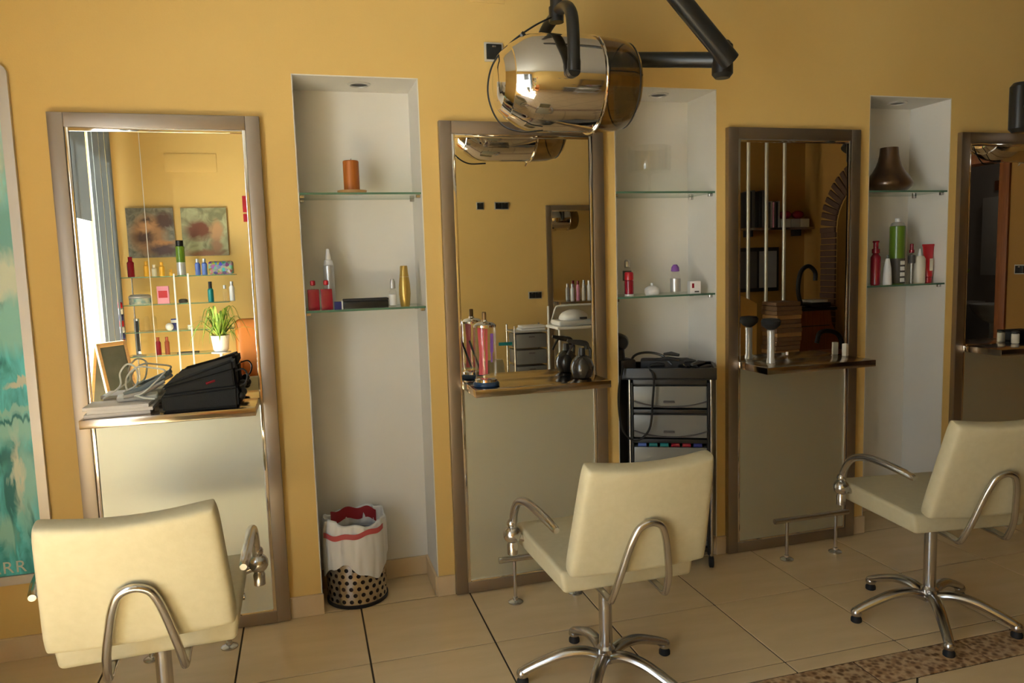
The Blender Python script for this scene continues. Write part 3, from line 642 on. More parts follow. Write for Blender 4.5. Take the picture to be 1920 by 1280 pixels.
for k, (za, zb) in enumerate(((.722, .818), (.588, .690), (.430, .545), (.265, .385), (.10, .22))):
    d = MB(); d.box(-.152, .165, .004, .19, za, zb, .006); dr = d.build('drawer', drawerm, t)
    # bowed darker lip line and handle
    pts = [(-.150 + .315 * i / 16, .001, za + .004 + .026 * (abs(i / 8 - 1)) ** 2.2) for i in range(17)]
    MB().tube(pts, .0035, 6).build('drawer_lip', greyd, dr)
    MB().box(-.022, .026, -.006, .004, za + .022, za + .032, .003).build('handle', greyd, dr)
tag(MB().box(1.205, 1.34, .222, .238, .002, .85, .003).build('grey_board', greyd), 'dark grey board standing against the back of the middle niche behind the trolley', 'board')
# black hair dryer standing in the tray with coiled cable
t = thing('black_hairdryer', 'black hair dryer hanging at the left of the trolley tray', 'hair dryer', (1.235, .02, .862))
m = MB(); m.lathe([(.0, -.035), (.024, -.032), (.036, -.015), (.040, .02), (.036, .06), (.028, .095), (.026, .10), (0, .10)], (0, .045, .150), 20, 'Y'); m.build('barrel', black, t)
MB().tube(smooth_path([(.0, .05, .12), (.004, .045, .06), (.012, .04, .003)], 5), [.021] * 11, 12).build('handle', black, t)
MB().box(-.018, .06, -.0, .09, .001, .075, .015).build('dryer_dock', black, t)
tag(MB().tube(smooth_path([(1.262, .03, .895), (1.30, .06, .945), (1.36, .06, .958), (1.42, .03, .945), (1.455, .0, .905)], 6), .0055, 8).build('dryer_cable', black), 'thick black cable arching over the trolley tray', 'cable')
tag(MB().tube(smooth_path([(1.330, -.008, .903), (1.338, -.055, .87), (1.330, -.060, .76), (1.315, -.058, .64), (1.262, -.035, .585), (1.205, -.03, .63), (1.185, -.03, .72), (1.19, -.02, .82), (1.222, .0, .915)], 8), .0048, 8).build('hanging_cable', black), 'black cable hanging in a long loop before the trolley drawers', 'cable')
rnd = random.Random(5)
tray_items = []
for k in range(9):
    u = -.05 + .235 * rnd.random(); v = .03 + .14 * rnd.random(); a = R(-26.5); x = 1.408 + u * math.cos(a) - v * math.sin(a); y = -.055 + u * math.sin(a) + v * math.cos(a)
    m = MB(); l_ = rnd.uniform(.05, .10); an = rnd.uniform(0, PI); z = .869 + .0095 * k * .9
    m.tube([(-l_ / 2, 0, 0), (0, 0, .004), (l_ / 2, 0, 0)], [.007, .010, .006], 8)
    lab = ('black hair clip lying in the trolley tray', 'dark brush lying in the trolley tray')[k % 2]
    o = m.build('hair_clip', (black, blackm, greyd)[k % 3], None, (x, y, z)); o.rotation_euler = (0, 0, an); tag(o, 'small black hair clip heaped in the trolley tray', 'hair clip', 'clips in the trolley tray')
t = thing('tray_box', 'low black appliance filling the back of the trolley tray', 'box', (1.452, .035, .8625), R(-26.5)); MB().box(-.12, .10, -.03, .065, 0, .062, .012).build('body', blackm, t)
# colourful rollers in the third drawer gap
for k, (c_, cn) in enumerate(((lblue, 'blue'), (teal, 'green'), (teal, 'green'), (redm, 'red'), (redm, 'red'), (blue, 'navy'))):
    u = -.115 + k * .048; a = R(-26.5); v = .012; x = 1.408 + u * math.cos(a) - v * math.sin(a); y = -.055 + u * math.sin(a) + v * math.cos(a)
    o = MB().lathe([(.009, -.018), (.009, .018)], (0, 0, 0), 14, 'X').build('hair_roller', c_, None, (x, y, .5545)); o.rotation_euler = (0, 0, a)
    tag(o, '%s hair roller lying above the third trolley drawer, %s' % (cn, ('at its left end', 'second from the left', 'third from the left', 'third from the right', 'second from the right', 'at its right end')[k]), 'hair roller', 'rollers in the trolley')
# ------------------------------------------------------------------ counter 1: papers, cable, black case
CZ = .895
t = thing('paper_stack', 'stack of white papers and magazines on the leftmost counter', 'papers', (-.735, -.135, CZ), R(3))
for k in range(3):
    o = MB().box(-.105, .100, -.068, .062, .0005 + k * .0130, .0132 + k * .0130, .003, 2).build('magazine', paper, t, (rnd.uniform(-.008, .008), rnd.uniform(-.006, .006), 0)); o.rotation_euler = (0, 0, rnd.uniform(-.06, .06))
t2 = thing('folded_towel', 'small grey folded cloth on top of the white papers', 'towel', (-.695, -.10, CZ + .040), R(8)); MB().box(-.06, .07, -.035, .04, 0, .018, .008, 3).build('cloth', cable_w, t2)
cp = smooth_path([(-.80, -.10, .945), (-.745, -.095, .985), (-.742, -.09, 1.03), (-.715, -.10, 1.062), (-.685, -.11, 1.045), (-.690, -.09, .99), (-.72, -.10, .965), (-.70, -.14, .955), (-.665, -.16, .962), (-.635, -.14, .985), (-.605, -.10, 1.015), (-.60, -.08, 1.03), (-.64, -.07, 1.04), (-.69, -.065, 1.045), (-.728, -.06, 1.01), (-.722, -.09, .965), (-.66, -.17, .950), (-.62, -.18, .944)], 7)
tag(MB().tube(cp, .0032, 8).build('coiled_cable', cable_w), 'tangled pale cable coiled above the white papers', 'cable')
t = thing('hair_straightener', 'grey blue hair straightener lying aslant on the white papers', 'straightener', (-.655, -.12, .965), 0)
MB().tube([(-.07, -.02, -.005), (-.02, -.005, .008), (.055, .03, .045)], [.009, .011, .008], 10).build('upper_plate', mat('slate_blue', (.20, .25, .28, 1), .4), t); MB().tube([(-.07, -.03, -.012), (-.01, -.02, -.004), (.055, .018, .028)], [.007, .009, .007], 10).build('lower_plate', silver, t)
t = thing('black_case_bag', 'open black fabric case with a zip, on the leftmost counter', 'bag', (-.475, -.135, CZ), R(3))
def hexa(p, bev=.008):
    b = bmesh.new(); bmesh.ops.create_cube(b, size=1)
    for v in b.verts: v.co = Vector(p[(v.co.x > 0, v.co.y > 0, v.co.z > 0)])
    bmesh.ops.bevel(b, geom=b.edges[:], offset=bev, segments=3, affect='EDGES'); return MB()._merge(b)
F_, T_ = False, True
hexa({(F_, F_, F_): (-.122, -.062, .0), (T_, F_, F_): (.124, -.062, 0), (F_, T_, F_): (-.122, .075, 0), (T_, T_, F_): (.124, .075, 0), (F_, F_, T_): (-.126, -.066, .060), (T_, F_, T_): (.124, -.060, .075), (F_, T_, T_): (-.12, .078, .070), (T_, T_, T_): (.120, .078, .085)}, .008).build('base', fabricb, t)
hexa({(F_, F_, F_): (-.128, -.066, .076), (T_, F_, F_): (.118, -.05, .130), (F_, T_, F_): (-.112, .070, .090), (T_, T_, F_): (.120, .078, .118), (F_, F_, T_): (-.112, -.056, .100), (T_, F_, T_): (.116, -.046, .172), (F_, T_, T_): (-.07, .066, .130), (T_, T_, T_): (.118, .070, .172)}, .010).build('lid', fabricb, t)
hexa({(F_, F_, F_): (-.112, -.050, .062), (T_, F_, F_): (.114, -.046, .074), (F_, T_, F_): (-.105, .070, .072), (T_, T_, F_): (.112, .070, .084), (F_, F_, T_): (-.110, -.048, .084), (T_, F_, T_): (.110, -.036, .136), (F_, T_, T_): (-.10, .064, .094), (T_, T_, T_): (.110, .068, .124)}, .004).build('dark_cavity_fill', rubber, t)  # black block added in the gap, stands in for the dark inside
MB().box(.116, .124, .02, .078, .07, .13, .003).build('hinge', fabricb, t)
MB().tube(smooth_path([(.118, -.02, .125), (.145, -.02, .13), (.158, -.02, .11), (.150, -.02, .08), (.13, -.02, .07)], 5), .003, 8).build('handle_loop', black, t)
for k in range(4): MB().ball((.134 + .006 * (k % 2), -.03 + .02 * k, .035 + .012 * k), .015, 10).build('plug', black, t)
MB().tube([(.02, -.045, .090), (.05, -.04, .098)], .005, 8).build('zip_pull', redm, t)
# ------------------------------------------------------------------ counter 2: comb jar, spray bottle
t = thing('comb_jar', 'glass disinfecting jar of pink and purple combs on a blue base', 'jar', (.572, -.135, CZ))
MB().lathe([(.048, 0), (.052, .003), (.052, .012), (.046, .018)], n=36).build('base', blueb, t)
MB().lathe([(.044, .018), (.044, .028), (.036, .034), (.010, .035)], n=32).build('chrome_ring', chrome, t)
MB().lathe([(.040, .030), (.043, .05), (.044, .235), (.0425, .235), (.0415, .05), (.037, .036), (0, .035)], n=36, cap=False).build('glass', clearg, t)
MB().lathe([(.046, .234), (.046, .242), (.034, .252), (.012, .256), (.010, .262)], n=32).build('lid', chrome, t)
MB().lathe([(.0075, .262), (.0085, .266), (.0085, .290), (.006, .293)], n=16).build('lid_knob', mat('bronze_knob', (.22, .13, .05, 1), .4, .5), t)
for k, (x, a, mt, nm, w_, z0_, z1_) in enumerate(((-.022, .05, pink, 'comb', .019, .045, .228), (-.008, -.05, pink, 'comb', .018, .045, .232), (.004, .02, pink, 'comb', .010, .045, .225), (.026, .03, purple, 'comb', .013, .13, .205), (.028, .02, purple, 'comb', .007, .09, .13), (.003, -.32, blackm, 'comb', .008, .045, .19))):
    M = Matrix.Translation((x, -.004 + .006 * k, 0)) @ Matrix.Rotation(a, 4, 'Y'); MB().box(-w_ / 2, w_ / 2, -.0015, .0015, z0_, z1_, .0008, 1, M=M).build(nm, mt, t)
t = thing('spray_bottle', 'round dark spray bottle with a trigger, right end of the second counter', 'spray bottle', (.985, -.115, CZ))
dkg = mat('dark_smoky_plastic', (.026, .022, .019, 1), .18, coat=.5)
MB().lathe([(.028, 0), (.038, .004), (.048, .03), (.049, .048), (.042, .072), (.026, .090), (.014, .096)], n=32).build('body', dkg, t)
m = MB(); m.tube([(0, 0, .094), (0, 0, .125)], [.015, .013], 14); m.build('collar', black, t)
m = MB(); m.tube(smooth_path([(.022, 0, .118), (.016, 0, .140), (-.03, 0, .150), (-.062, 0, .158)], 5), [.010, .011, .012, .013, .013, .013, .012, .012, .012, .011, .010, .009, .008, .008, .007, .007], 10); m.build('spray_head', black, t)
MB().tube(smooth_path([(-.035, 0, .145), (-.052, 0, .120), (-.062, 0, .100)], 4), .005, 8).build('trigger', black, t)
MB().tube(smooth_path([(.02, 0, .135), (.036, 0, .115), (.036, 0, .075)], 4), .006, 8).build('hook', black, t)
# ------------------------------------------------------------------ counter 3: shaving brush and small glass
t = thing('makeup_brush', 'silver handled brush with a wide black tuft standing on the third counter', 'brush', (1.888, -.105, CZ))
MB().lathe([(.017, 0), (.019, .003), (.018, .018), (.0155, .024), (.0155, .128), (.017, .146), (.014, .150)], n=24).build('handle', mat('pale_metal', (.66, .67, .66, 1), .3, .45), t)
def tuft(u, v):
    a = 2 * PI * u; jag = .003 * math.sin(23 * a); prof = [(.013, .150), (.026, .158), (.040, .172), (.043, .188), (.036, .199 + jag * .5), (.0, .203)]
    q = v * 5; i = min(4, int(q)); w2 = q - i; r = prof[i][0] * (1 - w2) + prof[i + 1][0] * w2; z = prof[i][1] * (1 - w2) + prof[i + 1][1] * w2
    return Vector(((r + jag) * math.cos(a), (r + jag) * math.sin(a), z))
m = MB(); m.grid(tuft, 46, 10); m.build('bristles', rubber, t)
t = thing('glass_vial', 'tiny clear glass vial right of the silver brush', 'vial', (1.925, -.17, CZ)); MB().lathe([(.009, 0), (.010, .002), (.010, .035), (.005, .042)], n=16).build('body', clearg, t); MB().lathe(cyl(.006, .014, .042, .001), n=14).build('cap', silver, t)
t = thing('folded_card', 'small pale folded card at the right back of the third counter', 'card', (2.325, -.055, CZ), R(20))
MB().box(-.012, .012, -.010, .010, 0, .058, .002).build('body', offw, t)
# counter 4
t = thing('small_jar', 'small pale jar at the back of the rightmost counter', 'jar', (3.34, -.06, CZ)); MB().lathe(cyl(.018, .05), n=20).build('body', offw, t); MB().lathe(cyl(.019, .012, .051), n=20).build('lid', black, t)
t = thing('dark_pouch', 'dark zipped pouch on the rightmost counter', 'pouch', (3.47, -.10, CZ)); MB().box(-.07, .09, -.04, .05, 0, .055, .018, 3).build('body', fabricb, t)
# ================================================================== what the mirrors show: the opposite side of the room
# canvases
def canvas(x0, x1, z0, z1, label, art):
    t = thing('canvas_print', label, 'picture', ((x0 + x1) / 2, YF, (z0 + z1) / 2)); w2, h2 = (x1 - x0) / 2, (z1 - z0) / 2
    MB().box(-w2, w2, .001, .022, -h2, h2, .002, 1).build('canvas', mat('canvas_cloth', (.45, .38, .28, 1), .8), t); MB().box(-w2 + .002, w2 - .002, .022, .0235, -h2 + .002, h2 - .002).build('print', art, t)
a1 = artmat('umber_portrait_print', (.13, .12, .085, 1), [(-.02, -.02, .13, .16, (.42, .22, .10, 1), .3), (.11, .10, .07, .07, (.09, .045, .035, 1), .3), (-.03, .10, .04, .03, (.08, .05, .04, 1), .4), (-.06, -.04, .08, .05, (.10, .05, .035, 1), .5), (.10, -.09, .09, .03, (.55, .26, .10, 1), .4), (.09, -.15, .10, .05, (.10, .05, .05, 1), .4), (-.03, .05, .05, .04, (.60, .33, .16, 1), .5)], 14)
a2 = artmat('olive_portrait_print', (.22, .22, .12, 1), [(-.05, .015, .11, .075, (.20, .07, .04, 1), .35), (.10, .0, .055, .09, (.52, .30, .15, 1), .3), (.09, -.12, .05, .06, (.40, .22, .12, 1), .4), (.0, -.19, .16, .03, (.33, .16, .09, 1), .5)], 10)
canvas(-1.538, -1.158, 1.515, 1.945, 'square print of a brown figure, left of the pair above the glass rack', a1); canvas(-1.099, -.720, 1.52, 1.942, 'square print of a red haired head, right of the pair above the glass rack', a2)
t = thing('red_sign', 'narrow red sign with a white gap on the opposite wall', 'sign', (-.52, YF, 1.93)); MB().box(-.06, .055, .001, .01, -.03, .115, .002).build('upper_panel', redb, t); MB().box(-.06, .055, .001, .01, -.115, -.045, .002).build('lower_panel', redb, t)
# blinds at the window
for k in range(7):
    y = -4.06 + k * .098
    tag(MB().box(-.002, .002, -.052, .052, 0, 2.46, .0015, 1).build('blind_strip', blindm, None, (XL + .03 + .006 * (k % 2), y, .14)), ('vertical grey cloth blind strip at the shop window, ' + ('nearest the corner', 'second from the corner', 'third from the corner', 'fourth from the corner', 'fifth from the corner', 'sixth from the corner', 'farthest from the corner')[k]), 'blind', 'grey vertical blinds at the shop window')
tag(MB().box(-.002, .002, -.25, .25, 0, .82, .001, 1).build('roller_blind', blindm, None, (XL + .02, -3.13, 1.78)), 'grey roller blind lowered over the upper part of the shop window', 'blind')
# glass rack with white poles
rk = thing('glass_rack', 'tall glass display rack on white poles against the opposite wall, in the leftmost mirror', 'rack', (-1.12, -4.05, 0))
for z, x0, x1 in ((1.352, -.44, .46), (1.118, -.44, .40), (.888, -.44, .42), (.682, -.44, .33), (.40, -.44, .42)):
    o = MB().box(x0, x1, -.11, .11, z - .008, z).build('shelf', [sheet, gedge], rk)
    for p in o.data.polygons:
        if abs(p.normal.z) < .5: p.material_index = 1
for x in (-.025, .085): MB().tube([(x, .125, 0), (x, .125, 1.37)], .0075, 10).build('pole', whitep, rk)
MB().tube([(-.21, .125, 0), (-.21, .125, H)], .003, 8).build('cable', whitep, rk)
MB().tube([(-.40, -.125, 0), (-.40, -.125, 1.37)], .006, 8).build('cable', satin, rk)
RX = -4.05
def rb(x, z, r, h, mt, capm, label, y=-4.02, ch=.02, cat='bottle', name='bottle'):
    t = thing(name, label, cat, (x, y, z)); MB().lathe([(r - .003, 0), (r, .003), (r, h * .8), (r * .6, h * .9)], n=16).build('body', mt, t); MB().lathe([(r * .62, h * .9), (r * .62, h + ch)], n=14).build('cap', capm, t); return t
rb(-1.49, 1.352, .028, .15, redm, redm, 'magenta bottle at the left end of the top rack shelf')
rb(-1.37, 1.352, .022, .11, yel, yel, 'amber bottle on the top rack shelf, nearest the magenta one')
rb(-1.31, 1.352, .020, .08, offw, offw, 'short cream bottle between amber bottles on the top rack shelf')
rb(-1.25, 1.352, .022, .10, yel, yel, 'amber bottle right of the short cream one, top rack shelf')
rb(-1.18, 1.352, .018, .035, yel, yel, 'little amber jar on the top rack shelf')
t = thing('green_spray_can', 'tall green can with a black cap on the top rack shelf', 'spray can', (-1.095, -4.02, 1.352)); MB().lathe(cyl(.036, .25), n=20).build('body', green, t); MB().lathe(cyl(.0363, .11, .004, .001), n=20).build('base_band', silver, t); MB().lathe(cyl(.030, .05, .25), n=20).build('cap', black, t)
rb(-.965, 1.352, .022, .12, lblue, silver, 'blue bottle with grey cap, left of the pair on the top rack shelf'); rb(-.91, 1.352, .022, .12, lblue, silver, 'blue bottle with grey cap, beside the chequered case')
t = thing('chequered_case', 'chequered multicoloured case at the right end of the top rack shelf', 'case', (-.775, -4.02, 1.352))
mm = mat('chequered_print', (.1, .2, .6, 1), .4); n_ = mm.node_tree.nodes; v_ = n_.new('ShaderNodeTexVoronoi'); v_.inputs['Scale'].default_value = 42; tc_ = n_.new('ShaderNodeTexCoord'); mm.node_tree.links.new(tc_.outputs['Object'], v_.inputs[0]); hs = n_.new('ShaderNodeHueSaturation'); hs.inputs['Saturation'].default_value = 1.0; hs.inputs['Value'].default_value = .45; mm.node_tree.links.new(v_.outputs['Color'], hs.inputs['Color']); mm.node_tree.links.new(hs.outputs[0], n_['Principled BSDF'].inputs['Base Color'])
MB().box(-.10, .10, -.05, .05, 0, .115, .025, 4).build('body', mm, t)
t = thing('patterned_tin', 'round patterned tin with a grey lid on the second rack shelf', 'tin', (-1.44, -4.03, 1.118)); MB().lathe(cyl(.085, .055), n=32).build('body', mat('patterned_tin_print', (.62, .62, .50, 1), .4, noise=(25, (.10, .30, .38, 1), one)), t); MB().lathe([(.088, .056), (.088, .07), (.07, .085), (0, .09)], n=32).build('lid', silver, t)
t = thing('pink_packet', 'pink packet standing on the second rack shelf', 'packet', (-1.255, -4.03, 1.118)); MB().box(-.047, .047, -.02, .02, 0, .15, .004).build('body', pinkc, t); MB().box(-.035, .035, .02, .0215, .05, .11).build('printed_label', redb, t)
tag(MB().lathe([(.03, 0), (.038, .006), (.036, .028), (.02, .034)], n=20).build('grey_dish', greyd, None, (-1.10, -4.02, 1.118)), 'small dark grey dish on the second rack shelf', 'dish')
rb(-.875, 1.118, .024, .13, teal, black, 'teal bottle with a black nozzle on the second rack shelf', ch=.045)
rb(-.76, 1.118, .02, .12, clearg, silver, 'clear spray bottle on the second rack shelf, behind the plant')
rb(-.70, 1.118, .022, .15, whitep, silver, 'white bottle on the second rack shelf, right of the clear one')
t = thing('navy_carton', 'navy carton behind a white pot on the third rack shelf', 'box', (-1.19, -4.06, .888)); MB().box(-.024, .024, -.02, .02, 0, .095, .002).build('body', blue, t); MB().box(-.024, .024, .02, .021, .06, .085).build('label', whitep, t)
tag(MB().ball((0, 0, .032), .033, 16).build('white_pot', whitep, None, (-1.22, -3.99, .888)), 'round white pot before the navy carton', 'pot'); tag(MB().lathe(cyl(.022, .04), n=18).build('white_cup', offw, None, (-1.055, -4.0, .888)), 'little white cup on the third rack shelf', 'cup')
for k in range(4): tag(MB().lathe([(.022, 0), (.005, .006), (.004, .05), (.028, .07), (.030, .11)], n=18, cap=False).build('wine_glass', clearg, None, (-.95 + k * .07, -4.0, .888)), 'clear stemmed glass on the third rack shelf, %s' % ('leftmost of four', 'second from the left', 'third from the left', 'rightmost of four')[k], 'glass', 'stemmed glasses on the rack')
for k in range(2): tag(MB().lathe([(.020, 0), (.022, .004), (.022, .11), (.010, .13)], n=16).build('clear_bottle', clearg, None, (-1.40 + k * .055, -4.03, .888)), 'clear bottle on the third rack shelf, %s of two' % ('left', 'right')[k], 'bottle', 'clear bottles on the rack')
t = thing('chrome_stand', 'tall chrome framed strip standing on a glass foot, lowest rack shelf', 'stand', (-1.475, -4.0, .682)); MB().lathe([(.055, 0), (.05, .006), (0, .012)], n=24).build('foot', silver, t); MB().box(-.022, .022, -.008, .008, .012, .32, .004).build('frame', chrome, t); MB().box(-.008, .016, .008, .010, .04, .30).build('dark_strip', black, t)
rb(-1.325, .682, .022, .13, redm, brownr, 'dusky red bottle on the lowest rack shelf'); rb(-1.255, .682, .020, .13, brownr, brownr, 'russet bottle right of the dusky red one on the lowest rack shelf')
tag(MB().box(-.085, .085, -.04, .04, 0, .012, .003).build('flat_case', greyd, None, (-1.09, -4.02, .682)), 'flat grey case lying on the lowest rack shelf', 'box')
# striped pole
t = thing('barber_pole', 'red white and navy striped column hanging left of the glass rack', 'barber pole', (-1.592, -3.99, .68))
for k in range(9): MB().lathe(cyl(.022, .05, k * .052, .006), n=16).build('stripe_bead', (blue, whitep, redb)[k % 3] if k < 8 else redb, t)
# spider plant
t = thing('spider_plant', 'green spider plant in a white pot on a slim stand, in the leftmost mirror', 'plant', (-.80, -3.80, 0)); random.seed(11)
MB().lathe([(.045, .70), (.062, .72), (.075, .83), (.078, .84), (.068, .84), (.06, .80)], n=24, cap=False).build('pot', whitep, t); MB().lathe([(.066, .80), (0, .81)], n=20, cap=False).build('soil', greyd, t)
m = MB(); m.tube([(0, 0, .02), (0, 0, .70)], .014, 10); m.lathe([(.12, 0), (.12, .012), (.02, .02)], n=24); m.lathe([(.02, .685), (.08, .69), (.08, .70), (.02, .70)], n=24); m.build('stand', whitep, t)
for k in range(60):
    a = random.uniform(0, 2 * PI); Ln = random.uniform(.16, .34); hgt = random.uniform(.05, .30); d_ = Vector((math.cos(a), math.sin(a), 0)); s_ = Vector((-math.sin(a), math.cos(a), 0)); wd = random.uniform(.006, .010)
    drop = random.uniform(.1, .9); b = bmesh.new(); prev = None
    for i in range(8):
        q = i / 7; p = d_ * (Ln * (q ** .8) * (.55 if hgt > .2 else .9)) + Vector((0, 0, .81 + hgt * math.sin(q * PI * (.5 + drop * .5)) - (.22 * drop * max(0, q - .5)))); ww = wd * (1 - q ** 3) + .0004
        cur = [b.verts.new(p - s_ * ww), b.verts.new(p + Vector((0, 0, -.002))), b.verts.new(p + s_ * ww)]
        if prev: b.faces.new((prev[0], prev[1], cur[1], cur[0])); b.faces.new((prev[1], prev[2], cur[2], cur[1]))
        prev = cur
    m = MB(); m._merge(b); m.build('leaf', leafm, t, sharp=180)
# orange armchair, sandwich board
t = thing('orange_armchair', 'orange upholstered armchair with a rounded back, right edge of the leftmost mirror', 'chair', (-.36, -3.78, 0), 0)
m = MB(); m.box(-.32, .32, -.10, .0, .40, .97, .06, 5); m.build('backrest', orange, t); MB().box(-.30, .30, .0, .42, .30, .46, .04, 4).build('seat', orange, t)
for s in (-1, 1): MB().box(s * .31 - .035, s * .31 + .035, -.05, .42, .30, .62, .03, 4).build('armrest', orange, t)
for sx in (-.27, .27):
    for sy in (-.05, .36): MB().tube([(sx, sy, 0), (sx, sy, .32)], .018, 10).build('leg', black, t)
t = thing('sandwich_board', 'small wooden A-frame chalkboard beside the shop window, in the leftmost mirror', 'chalkboard', (-1.42, -2.80, 0), R(-52))
for s, nm in ((-1, 'front_leaf'), (1, 'rear_leaf')):
    M = Matrix.Rotation(s * R(12), 4, 'X'); MM = Matrix.Translation((0, s * .02, 0))
    Tt = Matrix.Translation((0, s * .20, 0)) @ Matrix.Rotation(s * R(12), 4, 'X')
    fr = MB(); fr.box(-.12, -.095, -.01, .01, 0.01, .93, .003, M=Tt); fr.box(.095, .12, -.01, .01, .01, .93, .003, M=Tt); fr.box(-.095, .095, -.01, .01, .90, .93, .003, M=Tt); fr.box(-.095, .095, -.01, .01, .22, .25, .003, M=Tt)
    l_ = fr.build(nm, wood, t); MB().box(-.095, .095, -.004, .004, .25, .90, M=Tt).build('slate', chalk, l_)
# second trolley, steamer cart
t = thing('clear_drawer_trolley', 'translucent drawer trolley with a folded towel on top, in the second mirror', 'trolley', (1.965, -3.95, 0))
for sx in (-.165, .165):
    for sy in (-.14, .14): MB().tube([(sx, sy, .05), (sx, sy, .78)], .009, 10).build('post', satin, t); MB().ball((sx, sy, .026), .026, 12).build('caster', rubber, t)
for k in range(4): d = MB().box(-.15, .15, -.13, .15, .10 + k * .155, .235 + k * .155, .008).build('drawer', drawerm, t); MB().box(-.03, .03, .15, .158, .20 + k * .155, .212 + k * .155, .003).build('handle', greyd, d)
MB().box(-.17, .17, -.15, .16, .715, .728, .004).build('top', silver, t)
t = thing('towel_pile', 'white towels folded on the translucent trolley', 'towel', (1.99, -3.90, .729)); 
for k in range(2): MB().box(-.12, .12, -.09, .09, k * .024, .023 + k * .024, .010, 3).build('towel', whitep, t, (.01 * k, .008 * k, 0))
t = thing('teal_comb', 'teal comb sticking out left of the translucent trolley', 'comb', (1.76, -3.92, .60)); MB().box(-.09, .045, -.006, .006, -.01, .022, .003).build('spine', teal, t)
t = thing('white_cart', 'white tube framed cart beside the translucent trolley, in the second mirror', 'cart', (2.28, -3.42, 0))
m = MB()
for sx in (-.22, .22): m.tube([(sx, -.15, 0), (sx, -.15, .97)], .010, 10); m.tube([(sx, .15, 0), (sx, .15, .78)], .010, 10)
m.tube([(-.10, -.15, .97), (.22, -.15, .97)], .010, 10); m.tube(smooth_path([(-.10, -.15, .97), (-.15, -.15, .95), (-.18, -.15, .86), (-.22, -.15, .78)], 4), .008, 8); m.build('tube_frame', steamw, t); MB().box(-.24, .24, -.17, .17, .775, .80, .006).build('top_tray', steamw, t); MB().box(-.24, .24, -.17, .17, .30, .32, .006).build('lower_tray', steamw, t)
t = thing('towel_steamer', 'rounded white appliance on the white cart, in the second mirror', 'steamer', (2.25, -3.42, .80)); MB().box(-.18, .18, -.12, .13, 0, .05, .02, 3).build('base', steamw, t); MB().ball((.0, 0, .06), .12, 24, (1.15, .9, .68)).build('dome', steamw, t); MB().box(.02, .09, .10, .112, .055, .075, .003).build('control_panel', greyd, t)
# on the opposite counter
rnd = random.Random(8)
t = thing('flower_pot', 'small pot of red and white flowers on the opposite counter', 'flowers', (2.865, YF + .10, .976)); MB().lathe([(.03, 0), (.045, .06), (.04, .062)], n=20).build('pot', black, t)
for k in range(16): MB().ball((rnd.uniform(-.07, .07), rnd.uniform(-.04, .05), .09 + rnd.uniform(0, .12)), .020, 8).build('blossom', (redm, whitep, leafm)[k % 3], t)
for k in range(5): rb(2.76 - k * .06, .976, .020, .15 + .03 * (k % 2), (whitep, whitep, offw, pinkc, whitep)[k], (whitep, silver, whitep, redm, silver)[k], ('white bottle nearest the flowers on the opposite counter', 'taller white bottle beside the flowers on the opposite counter', 'cream bottle in the middle of the opposite counter', 'pink bottle on the opposite counter', 'last white bottle on the opposite counter')[k], y=YF + .09)
# ------------------------------------------------------------------ far corner seen in the third mirror
t = thing('wall_shelf', 'long dark shelf of files high on the opposite wall, in the third mirror', 'shelf', (4.85, YF, 1.655)); MB().box(-.45, .45, .001, .20, -.012, .012, .003).build('board', satin, t)
for sx in (-.3, .3): MB().box(sx - .01, sx + .01, .002, .16, -.08, -.013, .003).build('bracket', black, t)
for k in range(6): tag(MB().box(-.019, .019, -.09, .09, 0, .37 + .012 * (k % 3), .003).build('file_box', (black, blackm, greyd)[k % 3], None, (4.46 + k * .042, YF + .10, 1.668)), 'dark upright file on the wall shelf, %s' % ('first in the row', 'second in the row', 'third in the row', 'fourth in the row', 'fifth in the row', 'last in the row')[k], 'file', 'dark files on the wall shelf')
for k in range(6): tag(MB().box(-.009, .009, -.08, .08, 0, .27 + .01 * (k % 2), .002).build('magazine_file', (greyd, silver, pinkc, greyd, blackm, silver)[k], None, (4.75 + k * .023, YF + .10, 1.668)), 'thin magazine on the wall shelf, %s' % ('nearest the dark files', 'second from the dark files', 'pink spined', 'after the pink spined one', 'dark spined', 'nearest the white carton')[k], 'magazine', 'magazines on the wall shelf')
for k in range(3): tag(MB().box(-.055, .055, -.07, .07, 0, .09, .003).build('carton', (offw, silver, offw)[k], None, (4.955 + k * .118, YF + .11, 1.668)), 'pale carton on the wall shelf, %s' % ('left of three', 'middle of three', 'right of three')[k], 'box', 'cartons on the wall shelf')
for k in range(2): tag(MB().ball((0, 0, .045), .05, 14, (1.5, 1, .9)).build('red_bow', redm, None, (4.99 + k * .16, YF + .11, 1.759)), 'dark red bow on the pale cartons, %s one' % ('left', 'right')[k], 'ribbon', 'red bows on the shelf')
t = thing('reception_desk', 'orange reception desk under the wall shelf, in the third mirror', 'desk', (4.95, -3.55, 0)); m = MB(); m.prism([(-.30, 0), (.34, 0), (.30, .40), (.16, .66), (.14, .80), (-.30, .80)], -.25, .03); m.build('body', dwood, t); MB().box(-.34, .20, -.28, .06, .80, .83, .006).build('worktop', black, t); MB().box(-.29, .13, .031, .034, .64, .648).build('groove', black, t)
t = thing('desk_lamp', 'black arched desk lamp on the reception desk', 'lamp', (4.80, -3.60, .831)); MB().lathe([(.06, 0), (.06, .012), (.015, .02)], n=20).build('base', black, t); MB().tube(smooth_path([(-.0, 0, .02), (-.04, 0, .18), (-.01, 0, .36), (.08, 0, .42), (.16, 0, .36), (.165, 0, .27)], 5), .022, 10).build('arm', black, t)
t = thing('desk_tray', 'flat black tray of papers on the reception desk', 'tray', (4.94, -3.62, .831)); MB().box(-.09, .14, -.12, .12, 0, .05, .008).build('tray', black, t); MB().box(-.07, .12, -.10, .10, .051, .075, .003).build('papers', offw, t)
